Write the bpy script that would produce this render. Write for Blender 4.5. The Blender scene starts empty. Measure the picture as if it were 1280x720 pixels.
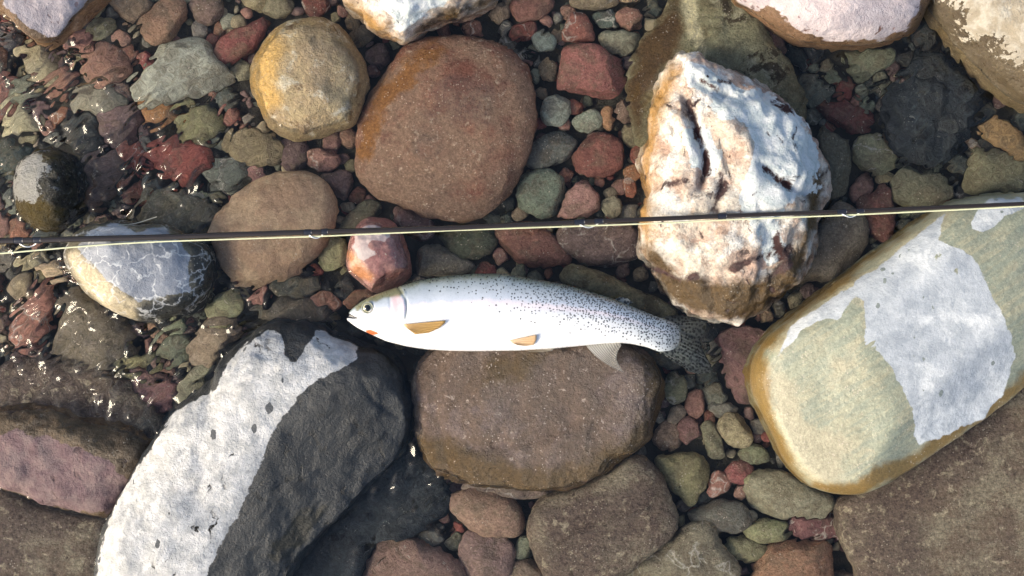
import bpy, math
import numpy as np
from mathutils import Vector
from mathutils.bvhtree import BVHTree

# ------------------------------------------------------------------ camera, sky, sun, exposure
scene = bpy.context.scene
COL = scene.collection
H = 1.25            # camera height over the water (m)
S = 0.0008          # metres per photo pixel at water level
cam_d = bpy.data.cameras.new('camera'); cam = bpy.data.objects.new('camera', cam_d); COL.objects.link(cam)
cam.location = (0, 0, H); cam.rotation_euler = (0, 0, 0)
cam_d.sensor_width = 36.0; cam_d.lens = 36.0 * H / (1280 * S)
cam_d.clip_start = 0.01; cam_d.clip_end = 100.0
scene.camera = cam
SUN_EL = math.radians(31); SUN_AZ = math.radians(200)      # direction towards the sun, measured from +x anticlockwise
sd = Vector((math.cos(SUN_EL) * math.cos(SUN_AZ), math.cos(SUN_EL) * math.sin(SUN_AZ), math.sin(SUN_EL)))
world = bpy.data.worlds.new('World'); scene.world = world; world.use_nodes = True
wn = world.node_tree.nodes; wl = world.node_tree.links; wn.clear()
sky = wn.new('ShaderNodeTexSky'); sky.sky_type = 'NISHITA'; sky.sun_disc = False
sky.sun_elevation = SUN_EL; sky.sun_rotation = math.atan2(sd.x, sd.y)
sky.air_density = 1.0; sky.dust_density = 3.0; sky.ozone_density = 1.0
bg = wn.new('ShaderNodeBackground'); bg.inputs['Strength'].default_value = 0.125
wo = wn.new('ShaderNodeOutputWorld'); wl.new(sky.outputs[0], bg.inputs[0]); wl.new(bg.outputs[0], wo.inputs[0])
sun_d = bpy.data.lights.new('sun', 'SUN'); sun_d.energy = 2.7; sun_d.angle = math.radians(24); sun_d.color = (1.0, 0.88, 0.69)
sun = bpy.data.objects.new('sun', sun_d); COL.objects.link(sun)
sun.rotation_euler = sd.to_track_quat('Z', 'Y').to_euler(); sun.location = sd * 5
vs = scene.view_settings; vs.view_transform = 'Standard'; vs.look = 'None'; vs.gamma = 1.0; vs.use_curve_mapping = False
vs.exposure = 0.95
scene.cycles.caustics_refractive = True; scene.cycles.caustics_reflective = True
scene.cycles.use_denoising = True; scene.cycles.blur_glossy = 0.6
scene.cycles.sample_clamp_indirect = 40.0
scene.cycles.max_bounces = 10; scene.cycles.diffuse_bounces = 3; scene.cycles.transmission_bounces = 8

BED = -0.072
rng = np.random.default_rng(7)

# ------------------------------------------------------------------ helpers
def P(px, py, z):
    """photo pixel at height z -> world point (below water the view ray is bent)"""
    x = (px - 640) * S; y = (360 - py) * S
    if z >= 0:
        k = (H - z) / H; return np.array([x * k, y * k, z])
    r = math.hypot(x, y) + 1e-9
    st = r / math.hypot(r, H) / 1.33
    k = 1 + (-z) * (st / math.sqrt(1 - st * st)) / r
    return np.array([x * k, y * k, z])

def to_px(V):
    """world points -> photo pixels (for laying stains and painted light where they lie on a stone)"""
    z = np.maximum(V[:, 2], -0.03)
    k = np.where(z >= 0, (H - z) / H, 1 + (-z) * 0.75 / H)
    return np.stack([640 + V[:, 0] / k / S, 360 - V[:, 1] / k / S], 1)

_perm = np.random.default_rng(11).permutation(256)
_perm = np.concatenate([_perm, _perm, _perm])
_g3 = np.random.default_rng(12).normal(size=(256, 3)); _g3 /= np.linalg.norm(_g3, axis=1)[:, None]
def perlin(p):
    p = np.asarray(p, float)
    i = np.floor(p).astype(int); f = p - i; i &= 255
    u = f * f * f * (f * (f * 6 - 15) + 10)
    out = np.zeros(len(p))
    for dx in (0, 1):
        for dy in (0, 1):
            for dz in (0, 1):
                h = _perm[_perm[_perm[(i[:, 0] + dx) & 255] + ((i[:, 1] + dy) & 255)] + ((i[:, 2] + dz) & 255)]
                g = _g3[h]
                d = (f[:, 0] - dx) * g[:, 0] + (f[:, 1] - dy) * g[:, 1] + (f[:, 2] - dz) * g[:, 2]
                w = (u[:, 0] if dx else 1 - u[:, 0]) * (u[:, 1] if dy else 1 - u[:, 1]) * (u[:, 2] if dz else 1 - u[:, 2])
                out += w * d
    return out * 1.6
def fbm(p, octv=3, gain=0.5):
    a = 1.0; o = 0; p = np.asarray(p, float)
    for k in range(octv):
        o = o + a * perlin(p * 2 ** k + 17.3 * k); a *= gain
    return o
def ridged(p, octv=3):
    a = 1.0; o = 0
    for k in range(octv):
        o = o + a * (1 - np.abs(perlin(p * 2 ** k + 9.1 * k)) * 2); a *= 0.5
    return o

def smooth_closed(pts, n):
    pts = np.array(pts, float); m = len(pts); out = []
    for i in range(m):
        p0, p1, p2, p3 = pts[i - 1], pts[i], pts[(i + 1) % m], pts[(i + 2) % m]
        for t in np.linspace(0, 1, 12, endpoint=False):
            out.append(0.5 * ((2 * p1) + (-p0 + p2) * t + (2 * p0 - 5 * p1 + 4 * p2 - p3) * t * t + (-p0 + 3 * p1 - 3 * p2 + p3) * t ** 3))
    out = np.array(out); nx = np.roll(out, -1, 0)
    L = np.concatenate([[0], np.cumsum(np.linalg.norm(nx - out, axis=1))])
    ext = np.vstack([out, out[:1]])
    s = np.linspace(0, L[-1], n, endpoint=False)
    return np.stack([np.interp(s, L, ext[:, k]) for k in (0, 1)], 1)

def poly_sdf(pts, Q):
    """signed distance in pixels, positive inside"""
    pts = np.array(pts, float); d = np.full(len(Q), 1e9); inside = np.zeros(len(Q), bool)
    for i in range(len(pts)):
        a = pts[i]; b = pts[(i + 1) % len(pts)]; ab = b - a
        t = np.clip(((Q - a) @ ab) / (ab @ ab + 1e-9), 0, 1)
        d = np.minimum(d, np.linalg.norm(Q - (a + t[:, None] * ab), axis=1))
        c = ((a[1] > Q[:, 1]) != (b[1] > Q[:, 1])) & (Q[:, 0] < (b[0] - a[0]) * (Q[:, 1] - a[1]) / (b[1] - a[1] + 1e-12) + a[0])
        inside ^= c
    return np.where(inside, d, -d)

def poly_line(pts, Q):
    pts = np.array(pts, float); d = np.full(len(Q), 1e9)
    for a, b in zip(pts[:-1], pts[1:]):
        ab = b - a; t = np.clip(((Q - a) @ ab) / (ab @ ab + 1e-9), 0, 1)
        d = np.minimum(d, np.linalg.norm(Q - (a + t[:, None] * ab), axis=1))
    return d
def poly_area(p):
    p = np.asarray(p, float); q = np.roll(p, -1, 0); return ((p[:, 0] * q[:, 1] - q[:, 0] * p[:, 1]).sum()) / 2

def centroid(pts):
    p = np.array(pts, float); q = np.roll(p, -1, 0)
    c = p[:, 0] * q[:, 1] - q[:, 0] * p[:, 1]; A = c.sum() / 2
    return np.array([((p[:, 0] + q[:, 0]) * c).sum(), ((p[:, 1] + q[:, 1]) * c).sum()]) / (6 * A)

def mesh_from(name, V, F, mats, smooth=True, attrs=None):
    me = bpy.data.meshes.new(name); me.from_pydata([tuple(v) for v in V], [], F)
    if smooth: me.polygons.foreach_set('use_smooth', [True] * len(me.polygons))
    for m in (mats if isinstance(mats, list) else [mats]): me.materials.append(m)
    for k, a in (attrs or {}).items():
        at = me.attributes.new(k, 'FLOAT', 'POINT'); at.data.foreach_set('value', np.asarray(a, np.float32))
    me.update(); return me
def link(name, me, parent=None, loc=None):
    o = bpy.data.objects.new(name, me); COL.objects.link(o)
    if loc is not None: o.location = loc
    if parent is not None: o.parent = parent
    return o
def tag(o, label, cat, group=None, kind=None):
    if label: o['label'] = label
    if cat: o['category'] = cat
    if group: o['group'] = group
    if kind: o['kind'] = kind
    return o

_faces = {}
def ring_faces(n, m):
    if (n, m) in _faces: return _faces[(n, m)]
    F = []
    for j in range(m - 1):
        for i in range(n):
            k = (i + 1) % n; F.append((j * n + i, (j + 1) * n + i, (j + 1) * n + k, j * n + k))
    t = m * n; b = t + 1
    for i in range(n):
        k = (i + 1) % n; F.append((t, i, k)); F.append((b, (m - 1) * n + k, (m - 1) * n + i))
    _faces[(n, m)] = F; return F

_disc = {}
def disc_grid(n):
    """square grid folded onto a disc (no pole): radius, turn and faces of a closed two-sided lens"""
    if n in _disc: return _disc[n]
    lin = np.linspace(-1, 1, n + 1); a, b = np.meshgrid(lin, lin); a = a.ravel(); b = b.ravel()
    big_a = np.abs(a) >= np.abs(b); r = np.where(big_a, a, b)
    with np.errstate(divide='ignore', invalid='ignore'):
        th = np.where(big_a, math.pi / 4 * b / a, math.pi / 2 - math.pi / 4 * a / b)
    th = np.nan_to_num(th); th = np.where(r < 0, th + math.pi, th); r = np.abs(r)
    border = (np.abs(a) > 1 - 1e-9) | (np.abs(b) > 1 - 1e-9)
    m_ = n + 1; top = np.arange(m_ * m_); bot = top.copy(); inner = np.where(~border)[0]; bot[inner] = m_ * m_ + np.arange(len(inner))
    F = []
    for y in range(n):
        for x in range(n):
            q = (y * m_ + x, y * m_ + x + 1, (y + 1) * m_ + x + 1, (y + 1) * m_ + x)
            F.append(tuple(int(top[k]) for k in q)); F.append(tuple(int(bot[k]) for k in q[::-1]))
    _disc[n] = (r, (th / (2 * math.pi)) % 1.0, inner, F); return _disc[n]

def stone_verts(poly, zs, ztop, zbot, n=2.5, G_=60, rough=0.05, freq=3.0, facets=0, seed=0, cuts=(), ridge=0.0, tilt=(0, 0), jag=0.0, seams=()):
    """closed stone: outline (pixels) at its widest level zs, domed up to ztop and down to zbot"""
    r_ = np.random.default_rng(seed + 1000); N = 256
    out = smooth_closed(poly, N)
    if poly_area(out) > 0: out = out[::-1]
    c = out.mean(0) * 0.4 + centroid(out) * 0.6
    W = np.array([P(a, b, zs)[:2] for a, b in out]); C = P(c[0], c[1], zs)[:2]
    size = np.sqrt(((W - C) ** 2).sum(1).mean())
    r, u, inner, F = disc_grid(G_)
    k0 = u * N; i0 = np.floor(k0).astype(int) % N; f = (k0 - np.floor(k0))[:, None]
    O = W[i0] * (1 - f) + W[(i0 + 1) % N] * f
    e = 2.0 / n; ph = r * math.pi / 2
    k = np.sin(ph) ** e; sv = np.clip(np.cos(ph), 0, 1) ** e
    XY = C + (O - C) * k[:, None]
    V = np.vstack([np.column_stack([XY, zs + (ztop - zs) * sv]), np.column_stack([XY, zs - (zs - zbot) * sv])[inner]])
    up = np.clip((V[:, 2] - zs) / max(ztop - zs, 1e-4), 0, 1)
    V[:, 2] += up * ((V[:, 0] - C[0]) * tilt[0] + (V[:, 1] - C[1]) * tilt[1])
    c3 = np.array([C[0], C[1], zs])
    D = V - c3
    for _ in range(facets):
        nn = r_.normal(size=3); nn[2] = abs(nn[2]) * 0.9 + 0.15; nn /= np.linalg.norm(nn)
        d = D @ nn; lim = d.max() * r_.uniform(0.72, 0.9)
        D -= np.outer(np.maximum(d - lim, 0) * 0.85, nn)
    V = c3 + D
    for (a, b, zl, slope) in cuts:                      # fall away on the far side of the line a->b
        A = P(*a, zl)[:2]; B = P(*b, zl)[:2]; t = (B - A) / np.linalg.norm(B - A); nrm = np.array([t[1], -t[0]])
        dist = (V[:, :2] - A) @ nrm
        lim = zl - slope * dist
        k = 0.0025
        h = np.clip(0.5 + 0.5 * (lim - V[:, 2]) / k, 0, 1)
        zz = lim * (1 - h) + V[:, 2] * h - k * h * (1 - h)
        V[:, 2] = np.where(V[:, 2] > zs - 0.02, np.maximum(zz, zbot + 0.002), V[:, 2])
    nr = D / (np.linalg.norm(D, axis=1)[:, None] + 1e-9)
    off = r_.uniform(0, 50, 3)
    disp = fbm(V / size * freq * 0.5 + off, 4) * rough * size
    if ridge: disp += (ridged(V / size * freq + off, 3) - 0.9) * ridge * size
    if jag:
        q = V / size * freq * 1.6 + off
        disp += np.round(perlin(q) * 3) / 3 * jag * size + perlin(q * 3) * jag * 0.4 * size
    V = V + nr * disp[:, None]
    if seams:
        Qs = to_px(V); tops = V[:, 2] > zs
        for pts, amp, wd in seams: V[:, 2] += np.where(tops, amp * np.exp(-(poly_line(pts, Qs) / wd) ** 2), 0)
    return V, F, np.array([C[0], C[1], zs]), size

# ------------------------------------------------------------------ materials
def nt(name):
    m = bpy.data.materials.new(name); m.use_nodes = True; t = m.node_tree; t.nodes.clear(); return m, t
class G:
    """tiny node-graph writer"""
    def __init__(s, t): s.t = t
    def n(s, ty, **kw):
        nd = s.t.nodes.new(ty)
        for k, v in kw.items(): setattr(nd, k, v)
        return nd
    def put(s, sock, v):
        if isinstance(v, bpy.types.NodeSocket): s.t.links.new(v, sock)
        elif v is not None:
            if hasattr(sock, 'default_value'):
                sock.default_value = (*v, 1.0) if (isinstance(v, (tuple, list)) and len(v) == 3 and sock.type == 'RGBA') else v
    def math(s, op, a, b=None, c=None, clamp=False):
        nd = s.n('ShaderNodeMath', operation=op, use_clamp=clamp)
        for i, v in enumerate((a, b, c)):
            if v is not None: s.put(nd.inputs[i], v)
        return nd.outputs[0]
    def mix(s, f, a, b, blend='MIX'):
        nd = s.n('ShaderNodeMix', data_type='RGBA', blend_type=blend)
        s.put(nd.inputs[0], f); s.put(nd.inputs[6], a); s.put(nd.inputs[7], b); return nd.outputs[2]
    def mixf(s, f, a, b):
        nd = s.n('ShaderNodeMix', data_type='FLOAT'); s.put(nd.inputs[0], f); s.put(nd.inputs[2], a); s.put(nd.inputs[3], b); return nd.outputs[0]
    def ramp(s, v, lo, hi, a=0.0, b=1.0, smooth=True):
        nd = s.n('ShaderNodeMapRange', interpolation_type='SMOOTHSTEP' if smooth else 'LINEAR')
        for i, q in enumerate((v, lo, hi, a, b)): s.put(nd.inputs[i], q)
        return nd.outputs[0]
    def noise(s, vec, scale, detail=4, rough=0.55, dist=0.0):
        nd = s.n('ShaderNodeTexNoise'); s.put(nd.inputs['Vector'], vec); s.put(nd.inputs['Scale'], scale)
        s.put(nd.inputs['Detail'], detail); s.put(nd.inputs['Roughness'], rough); s.put(nd.inputs['Distortion'], dist); return nd.outputs[0]
    def noisec(s, vec, scale, detail=3):
        nd = s.n('ShaderNodeTexNoise'); s.put(nd.inputs['Vector'], vec); s.put(nd.inputs['Scale'], scale); s.put(nd.inputs['Detail'], detail); return nd.outputs[1]
    def vor(s, vec, scale, feature='F1', dim='3D', rnd=1.0):
        nd = s.n('ShaderNodeTexVoronoi', feature=feature, voronoi_dimensions=dim)
        s.put(nd.inputs['Vector'], vec); s.put(nd.inputs['Scale'], scale); s.put(nd.inputs['Randomness'], rnd); return nd
    def attr(s, name): return s.n('ShaderNodeAttribute', attribute_name=name).outputs['Fac']
    def vmath(s, op, a, b=None, scale=None):
        nd = s.n('ShaderNodeVectorMath', operation=op); s.put(nd.inputs[0], a)
        if b is not None: s.put(nd.inputs[1], b)
        if scale is not None: s.put(nd.inputs['Scale'], scale)
        return nd.outputs[0]

def stone_mat(name, base=None, alt=(0.2, 0.17, 0.14), mott=45, mlo=0.44, mhi=0.58, mamt=0.85, light=None, light_sc=90, light_lo=0.6,
              dark=None, dark_sc=60, dark_lo=0.62, vein=None, vein_sc=55, crack=None, crack_sc=30, crack_w=0.02, layers=None,
              zones=(), dry=None, dry_alt=None, dry_sc=110, dry_amp=1.4, spots=None, wetmul=0.62, bump=0.5, bump_sc=110, wet_rough=0.2,
              dry_light=1.35, fleck=0.35, vein_rare=False, big=None, pits=None, speck=(0.50, 0.44, 0.36), smudge=0.85, dry_rough=0.9):
    m, t = nt(name); g = G(t)
    tc = g.n('ShaderNodeTexCoord').outputs['Object']; oi = g.n('ShaderNodeObjectInfo')
    vec = g.vmath('ADD', tc, g.vmath('SCALE', (3.1, 7.7, 5.3), scale=oi.outputs['Random']))
    wob = g.vmath('ADD', vec, g.vmath('SCALE', g.noisec(vec, 40), scale=0.02))
    if base is None: base = oi.outputs['Color']
    if alt == 'obj': alt = g.mix(0.45, g.mix(1.0, base, (0.62, 0.62, 0.62), 'MULTIPLY'), g.mix(oi.outputs['Random'], (0.24, 0.20, 0.13), (0.15, 0.11, 0.09)))
    n1 = g.noise(wob, mott, 9, 0.7)
    col = g.mix(g.math('MULTIPLY', g.ramp(n1, mlo, mhi), mamt), base, alt)
    if big is not None: col = g.mix(g.math('MULTIPLY', g.ramp(g.noise(wob, 9, 8, 0.68), 0.42, 0.58), 0.85), col, big)
    if layers:
        lcol, lscale, ldir, lamt = layers
        mp = g.n('ShaderNodeMapping'); g.put(mp.inputs['Vector'], vec); mp.inputs['Rotation'].default_value = ldir
        ln = g.noise(g.vmath('MULTIPLY', mp.outputs[0], (0.10, 1.0, 0.6)), lscale, 6, 0.65, 0.3)
        col = g.mix(g.math('MULTIPLY', g.ramp(ln, 0.42, 0.6), lamt), col, lcol)
    if light is not None:
        col = g.mix(g.math('MULTIPLY', g.ramp(g.noise(wob, light_sc, 7, 0.65), light_lo, light_lo + 0.12), 0.85), col, light)
    if dark is not None:
        col = g.mix(g.math('MULTIPLY', g.ramp(g.noise(wob, dark_sc, 7, 0.7, 0.4), dark_lo, dark_lo + 0.08), 0.9), col, dark)
    for (an, zc, amp, soft) in zones:
        a = g.math('ADD', g.attr(an), g.math('MULTIPLY', g.math('SUBTRACT', g.noise(wob, 34, 8, 0.68), 0.5), amp))
        col = g.mix(g.ramp(a, -soft, soft), col, zc)
    if vein is not None:
        v = g.vor(g.vmath('ADD', vec, g.vmath('SCALE', g.noisec(vec, 60, 4), scale=0.028)), vein_sc, 'DISTANCE_TO_EDGE').outputs['Distance']
        brk = g.ramp(g.noise(vec, 50, 3), 0.40, 0.52)
        veinf = g.math('MULTIPLY', g.ramp(v, 0.0, 0.055, 1.0, 0.0), brk)
        if vein_rare: veinf = g.math('MULTIPLY', veinf, g.ramp(oi.outputs['Random'], 0.72, 0.9))
        col = g.mix(g.math('MULTIPLY', veinf, 0.6), col, vein)
    # fine grain
    fn = g.noise(vec, 520, 5, 0.75)
    col = g.mix(1.0, col, g.ramp(fn, 0.25, 0.75, 1.0 - fleck, 1.0 + fleck, False), 'MULTIPLY')
    col = g.mix(1.0, col, g.ramp(g.noise(vec, 230, 6, 0.75), 0.3, 0.7, 1.0 - fleck, 1.0 + fleck, False), 'MULTIPLY')
    fl = g.vor(vec, 300).outputs['Distance']
    col = g.mix(g.math('MULTIPLY', g.ramp(fl, 0.16, 0.26, 1.0, 0.0), g.ramp(g.noise(vec, 60, 5, 0.65), 0.50, 0.62, 0, 0.75)), col, speck)
    crf = None
    if pits is not None:
        mp = g.n('ShaderNodeMapping'); g.put(mp.inputs['Vector'], g.vmath('ADD', vec, g.vmath('SCALE', g.noisec(vec, 30, 5), scale=0.05))); mp.inputs['Rotation'].default_value = (0, 0, 0.5); mp.inputs['Scale'].default_value = (1, 0.4, 1)
        crf = g.math('MULTIPLY', g.ramp(g.noise(mp.outputs[0], 75, 7, 0.6), 0.605, 0.655), g.ramp(g.noise(vec, 26, 4), 0.45, 0.6))
        col = g.mix(crf, col, pits)
    if crack is not None:
        cv = g.vor(g.vmath('ADD', vec, g.vmath('SCALE', g.noisec(vec, 55, 5), scale=0.05)), crack_sc, 'DISTANCE_TO_EDGE').outputs['Distance']
        crf = g.math('MULTIPLY', g.ramp(cv, 0.0, crack_w, 1.0, 0.0), g.ramp(g.noise(vec, 38, 4), 0.46, 0.56))
        col = g.mix(crf, col, crack)
    # wet / dry
    dv = g.math('ADD', g.attr('dry'), g.math('MULTIPLY', g.math('SUBTRACT', g.noise(vec, dry_sc, 7, 0.62), 0.5), dry_amp))
    dv = g.math('ADD', dv, g.math('MULTIPLY', g.math('SUBTRACT', g.noise(wob, 38, 5, 0.6), 0.5), dry_amp * 1.3))
    dfac = g.ramp(dv, -0.07, 0.07)
    wetc = g.mix(1.0, col, (wetmul, wetmul, wetmul), 'MULTIPLY')
    if dry is not None:
        dcol = g.mix(g.ramp(g.noise(wob, 75, 7, 0.62), 0.38, 0.62), dry, dry_alt or dry)
        dcol = g.mix(1.0, dcol, g.ramp(fn, 0.2, 0.8, 0.82, 1.12, False), 'MULTIPLY')
        dcol = g.mix(g.math('MULTIPLY', g.ramp(g.noise(wob, 14, 8, 0.66), 0.42, 0.56), smudge), dcol, g.mix(1.0, dcol, (0.62, 0.65, 0.70), 'MULTIPLY'))
        if vein is not None: dcol = g.mix(g.math('MULTIPLY', veinf, 0.85), dcol, vein)
        if crf is not None: dcol = g.mix(crf, dcol, crack or pits)
    else:
        dcol = g.mix(1.0, col, (dry_light, dry_light, dry_light), 'MULTIPLY')
    for (an, zc, amp, soft) in zones:
        if an == 'zc':
            a = g.math('ADD', g.attr(an), g.math('MULTIPLY', g.math('SUBTRACT', g.noise(wob, 60, 8, 0.68), 0.5), amp)); dcol = g.mix(g.ramp(a, -soft, soft), dcol, zc)
    if spots is not None:       # wet drops splashed on the dry face
        sv = g.vmath('MULTIPLY', vec, (1.0, 0.62, 1.0)); vn = g.vor(g.vmath('ADD', sv, g.vmath('SCALE', g.noisec(sv, 300), scale=0.003)), spots[1])
        rn = g.n('ShaderNodeSeparateColor'); t.links.new(vn.outputs['Color'], rn.inputs[0])
        rad = g.math('MULTIPLY', g.ramp(rn.outputs[0], spots[2], 1.0, 0.0, 1.0, False), 0.34)
        sf = g.math('LESS_THAN', vn.outputs['Distance'], rad)
        dcol = g.mix(sf, dcol, spots[0])
    colf = g.mix(dfac, wetc, dcol)
    z = g.n('ShaderNodeSeparateXYZ'); t.links.new(g.n('ShaderNodeNewGeometry').outputs['Position'], z.inputs[0])
    sub = g.ramp(z.outputs['Z'], -0.003, 0.0, 1.0, 0.0)
    colf = g.mix(sub, colf, g.mix(1.0, col, (1.3, 1.3, 1.3), 'MULTIPLY'))      # under water nothing darkens the stone but the water itself
    rough = g.mixf(dfac, g.math('ADD', wet_rough, g.math('MULTIPLY', g.noise(vec, 200, 3), 0.2)), dry_rough)
    rough = g.mixf(sub, rough, 0.75)
    spec = g.mixf(sub, g.mixf(dfac, 0.5, 0.25), 0.12)
    b = g.n('ShaderNodeBsdfPrincipled')
    g.put(b.inputs['Base Color'], colf); g.put(b.inputs['Roughness'], rough); g.put(b.inputs['Specular IOR Level'], spec)
    hgt = g.math('ADD', g.noise(vec, bump_sc, 8, 0.68), g.math('MULTIPLY', fn, 0.25))
    if crf is not None: hgt = g.math('SUBTRACT', hgt, g.math('MULTIPLY', crf, 0.5))
    bp = g.n('ShaderNodeBump'); bp.inputs['Strength'].default_value = bump; bp.inputs['Distance'].default_value = 0.008
    g.put(bp.inputs['Height'], g.math('ADD', hgt, g.math('MULTIPLY', g.noise(vec, 330, 6, 0.7), 0.35))); t.links.new(bp.outputs[0], b.inputs['Normal'])
    o = g.n('ShaderNodeOutputMaterial'); t.links.new(b.outputs[0], o.inputs[0]); return m

def simple(name, col, rough=0.5, metal=0.0, spec=0.5, var=0.15, sc=300, trans=None, bump=0.0):
    m, t = nt(name); g = G(t); tc = g.n('ShaderNodeTexCoord').outputs['Object']
    b = g.n('ShaderNodeBsdfPrincipled'); n = g.noise(tc, sc, 4)
    g.put(b.inputs['Base Color'], g.mix(1.0, col, g.ramp(n, 0.25, 0.75, 1 - var, 1 + var, False), 'MULTIPLY'))
    b.inputs['Roughness'].default_value = rough; b.inputs['Metallic'].default_value = metal; b.inputs['Specular IOR Level'].default_value = spec
    if bump:
        bp = g.n('ShaderNodeBump'); bp.inputs['Strength'].default_value = bump; bp.inputs['Distance'].default_value = 0.002; g.put(bp.inputs['Height'], n); t.links.new(bp.outputs[0], b.inputs['Normal'])
    o = g.n('ShaderNodeOutputMaterial')
    if trans:
        tr = g.n('ShaderNodeBsdfTranslucent'); g.put(tr.inputs[0], trans); ms = g.n('ShaderNodeMixShader'); ms.inputs[0].default_value = 0.4
        t.links.new(b.outputs[0], ms.inputs[1]); t.links.new(tr.outputs[0], ms.inputs[2]); t.links.new(ms.outputs[0], o.inputs[0])
    else: t.links.new(b.outputs[0], o.inputs[0])
    return m

M = {}
M['pebble'] = stone_mat('pebble_stone', None, 'obj', mott=55, mlo=0.45, mhi=0.6, mamt=0.8, wetmul=0.8, bump=0.6, bump_sc=120, light=(0.42, 0.38, 0.32), light_lo=0.68, vein=(0.5, 0.47, 0.42), vein_sc=30, fleck=0.4, vein_rare=True, dark=(0.05,0.04,0.03), dark_sc=90, dark_lo=0.64)
M['redbrown'] = stone_mat('red_brown_sandstone', (0.175, 0.076, 0.054), (0.225, 0.125, 0.088), mott=26, mlo=0.44, mhi=0.58, big=(0.235, 0.16, 0.115), light=(0.42, 0.33, 0.25), light_sc=110, light_lo=0.58, dark=(0.09, 0.045, 0.035), dark_sc=45, dark_lo=0.64,
                          zones=[('za', (0.22, 0.105, 0.04), 4.5, 0.5)], wetmul=0.9, bump=0.5, fleck=0.4, speck=(0.58, 0.46, 0.36))
M['taupe'] = stone_mat('taupe_sandstone', (0.28, 0.24, 0.18), (0.195, 0.145, 0.11), mott=24, big=(0.135, 0.10, 0.085), light=(0.42, 0.36, 0.26), light_sc=100, light_lo=0.55, dark=(0.075, 0.055, 0.045), dark_sc=60, dark_lo=0.60, wetmul=0.9, bump=0.9, bump_sc=80, fleck=0.5)
M['tan'] = stone_mat('tan_sandstone', (0.40, 0.29, 0.195), (0.31, 0.205, 0.14), mott=18, light=(0.45, 0.36, 0.25), light_sc=80, light_lo=0.60, dark=(0.17, 0.09, 0.05), dark_sc=40, dark_lo=0.66, wetmul=0.9, bump=0.45, bump_sc=60, fleck=0.3)
M['wetbrown'] = stone_mat('wet_brown_sandstone', (0.185, 0.137, 0.12), (0.135, 0.092, 0.065), mott=26, big=(0.125, 0.085, 0.06), light=(0.42, 0.34, 0.28), light_sc=130, light_lo=0.58, dark=(0.08, 0.05, 0.03), dark_sc=50, dark_lo=0.62,
                          zones=[('za', (0.095, 0.06, 0.025), 5, 0.8)], wetmul=0.85, bump=0.8, bump_sc=70, wet_rough=0.05, speck=(0.62, 0.52, 0.44))
M['yellow'] = stone_mat('ochre_limestone', (0.40, 0.31, 0.17), (0.27, 0.20, 0.11), mott=34, mlo=0.45, mhi=0.6, big=(0.34, 0.25, 0.15), light=(0.58, 0.54, 0.43), light_sc=40, light_lo=0.53, dark=(0.17, 0.11, 0.055), dark_sc=50, dark_lo=0.56, zones=[('za', (0.52, 0.33, 0.11), 4, 0.9)], wetmul=0.97, bump=0.9, bump_sc=90, fleck=0.3)
M['white'] = stone_mat('white_quartz_rock', (0.60, 0.54, 0.45), (0.38, 0.27, 0.20), mott=48, mlo=0.50, mhi=0.62, big=(0.44, 0.29, 0.22), light=(0.74, 0.72, 0.67), light_sc=30, light_lo=0.47, dark=(0.09, 0.04, 0.03), dark_sc=38, dark_lo=0.60,
                       pits=(0.045, 0.022, 0.022), zones=[('za', (0.36, 0.20, 0.06), 3, 0.8), ('zb', (0.085, 0.052, 0.02), 3.0, 0.6), ('zc', (0.06, 0.03, 0.028), 7.0, 0.5)], dry=(0.76, 0.78, 0.77), dry_alt=(0.60, 0.66, 0.65), dry_amp=2.0, dry_sc=60, wetmul=0.95, bump=0.7, bump_sc=55, smudge=0.3)
M['ledge'] = stone_mat('olive_quartz_ledge', (0.25, 0.22, 0.13), (0.13, 0.10, 0.055), mott=40, big=(0.30, 0.29, 0.19), light=(0.46, 0.44, 0.32), light_sc=34, light_lo=0.56, dark=(0.05, 0.035, 0.02), dark_sc=34, dark_lo=0.56,
                       zones=[('zb', (0.12, 0.075, 0.035), 3, 0.7), ('za', (0.66, 0.60, 0.40), 2.5, 0.4)], wetmul=0.95, bump=1.2, bump_sc=50)
M['green'] = stone_mat('green_argillite', (0.30, 0.315, 0.23), (0.34, 0.325, 0.225), mott=26, mlo=0.4, mhi=0.6, layers=((0.20, 0.235, 0.19), 150, (0, 0, math.radians(-35)), 0.6), light=(0.44, 0.40, 0.28), light_sc=60, light_lo=0.60,
                       zones=[('za', (0.36, 0.335, 0.235), 6, 0.8), ('zb', (0.19, 0.125, 0.04), 3, 0.5)], dry=(0.63, 0.655, 0.665), dry_alt=(0.49, 0.52, 0.54), dry_amp=0.8, dry_sc=90,
                       spots=((0.20, 0.23, 0.22), 115, 0.66), wetmul=0.92, bump=0.3, wet_rough=0.25, fleck=0.25)
M['slate'] = stone_mat('dark_slate', (0.027, 0.032, 0.037), (0.042, 0.044, 0.045), mott=34, light=(0.085, 0.088, 0.09), light_sc=140, light_lo=0.64, dark=(0.02, 0.02, 0.018), dark_sc=38, dark_lo=0.58,
                       pits=(0.015, 0.014, 0.012), speck=(0.15, 0.15, 0.14), big=(0.040, 0.046, 0.052), zones=[('za', (0.028, 0.026, 0.016), 6, 0.4)], dry=(0.68, 0.67, 0.65), dry_alt=(0.46, 0.46, 0.45), dry_amp=0.9, dry_sc=120,
                       spots=((0.10, 0.105, 0.11), 75, 0.72), wetmul=0.6, bump=0.6, bump_sc=70, wet_rough=0.3)
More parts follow.
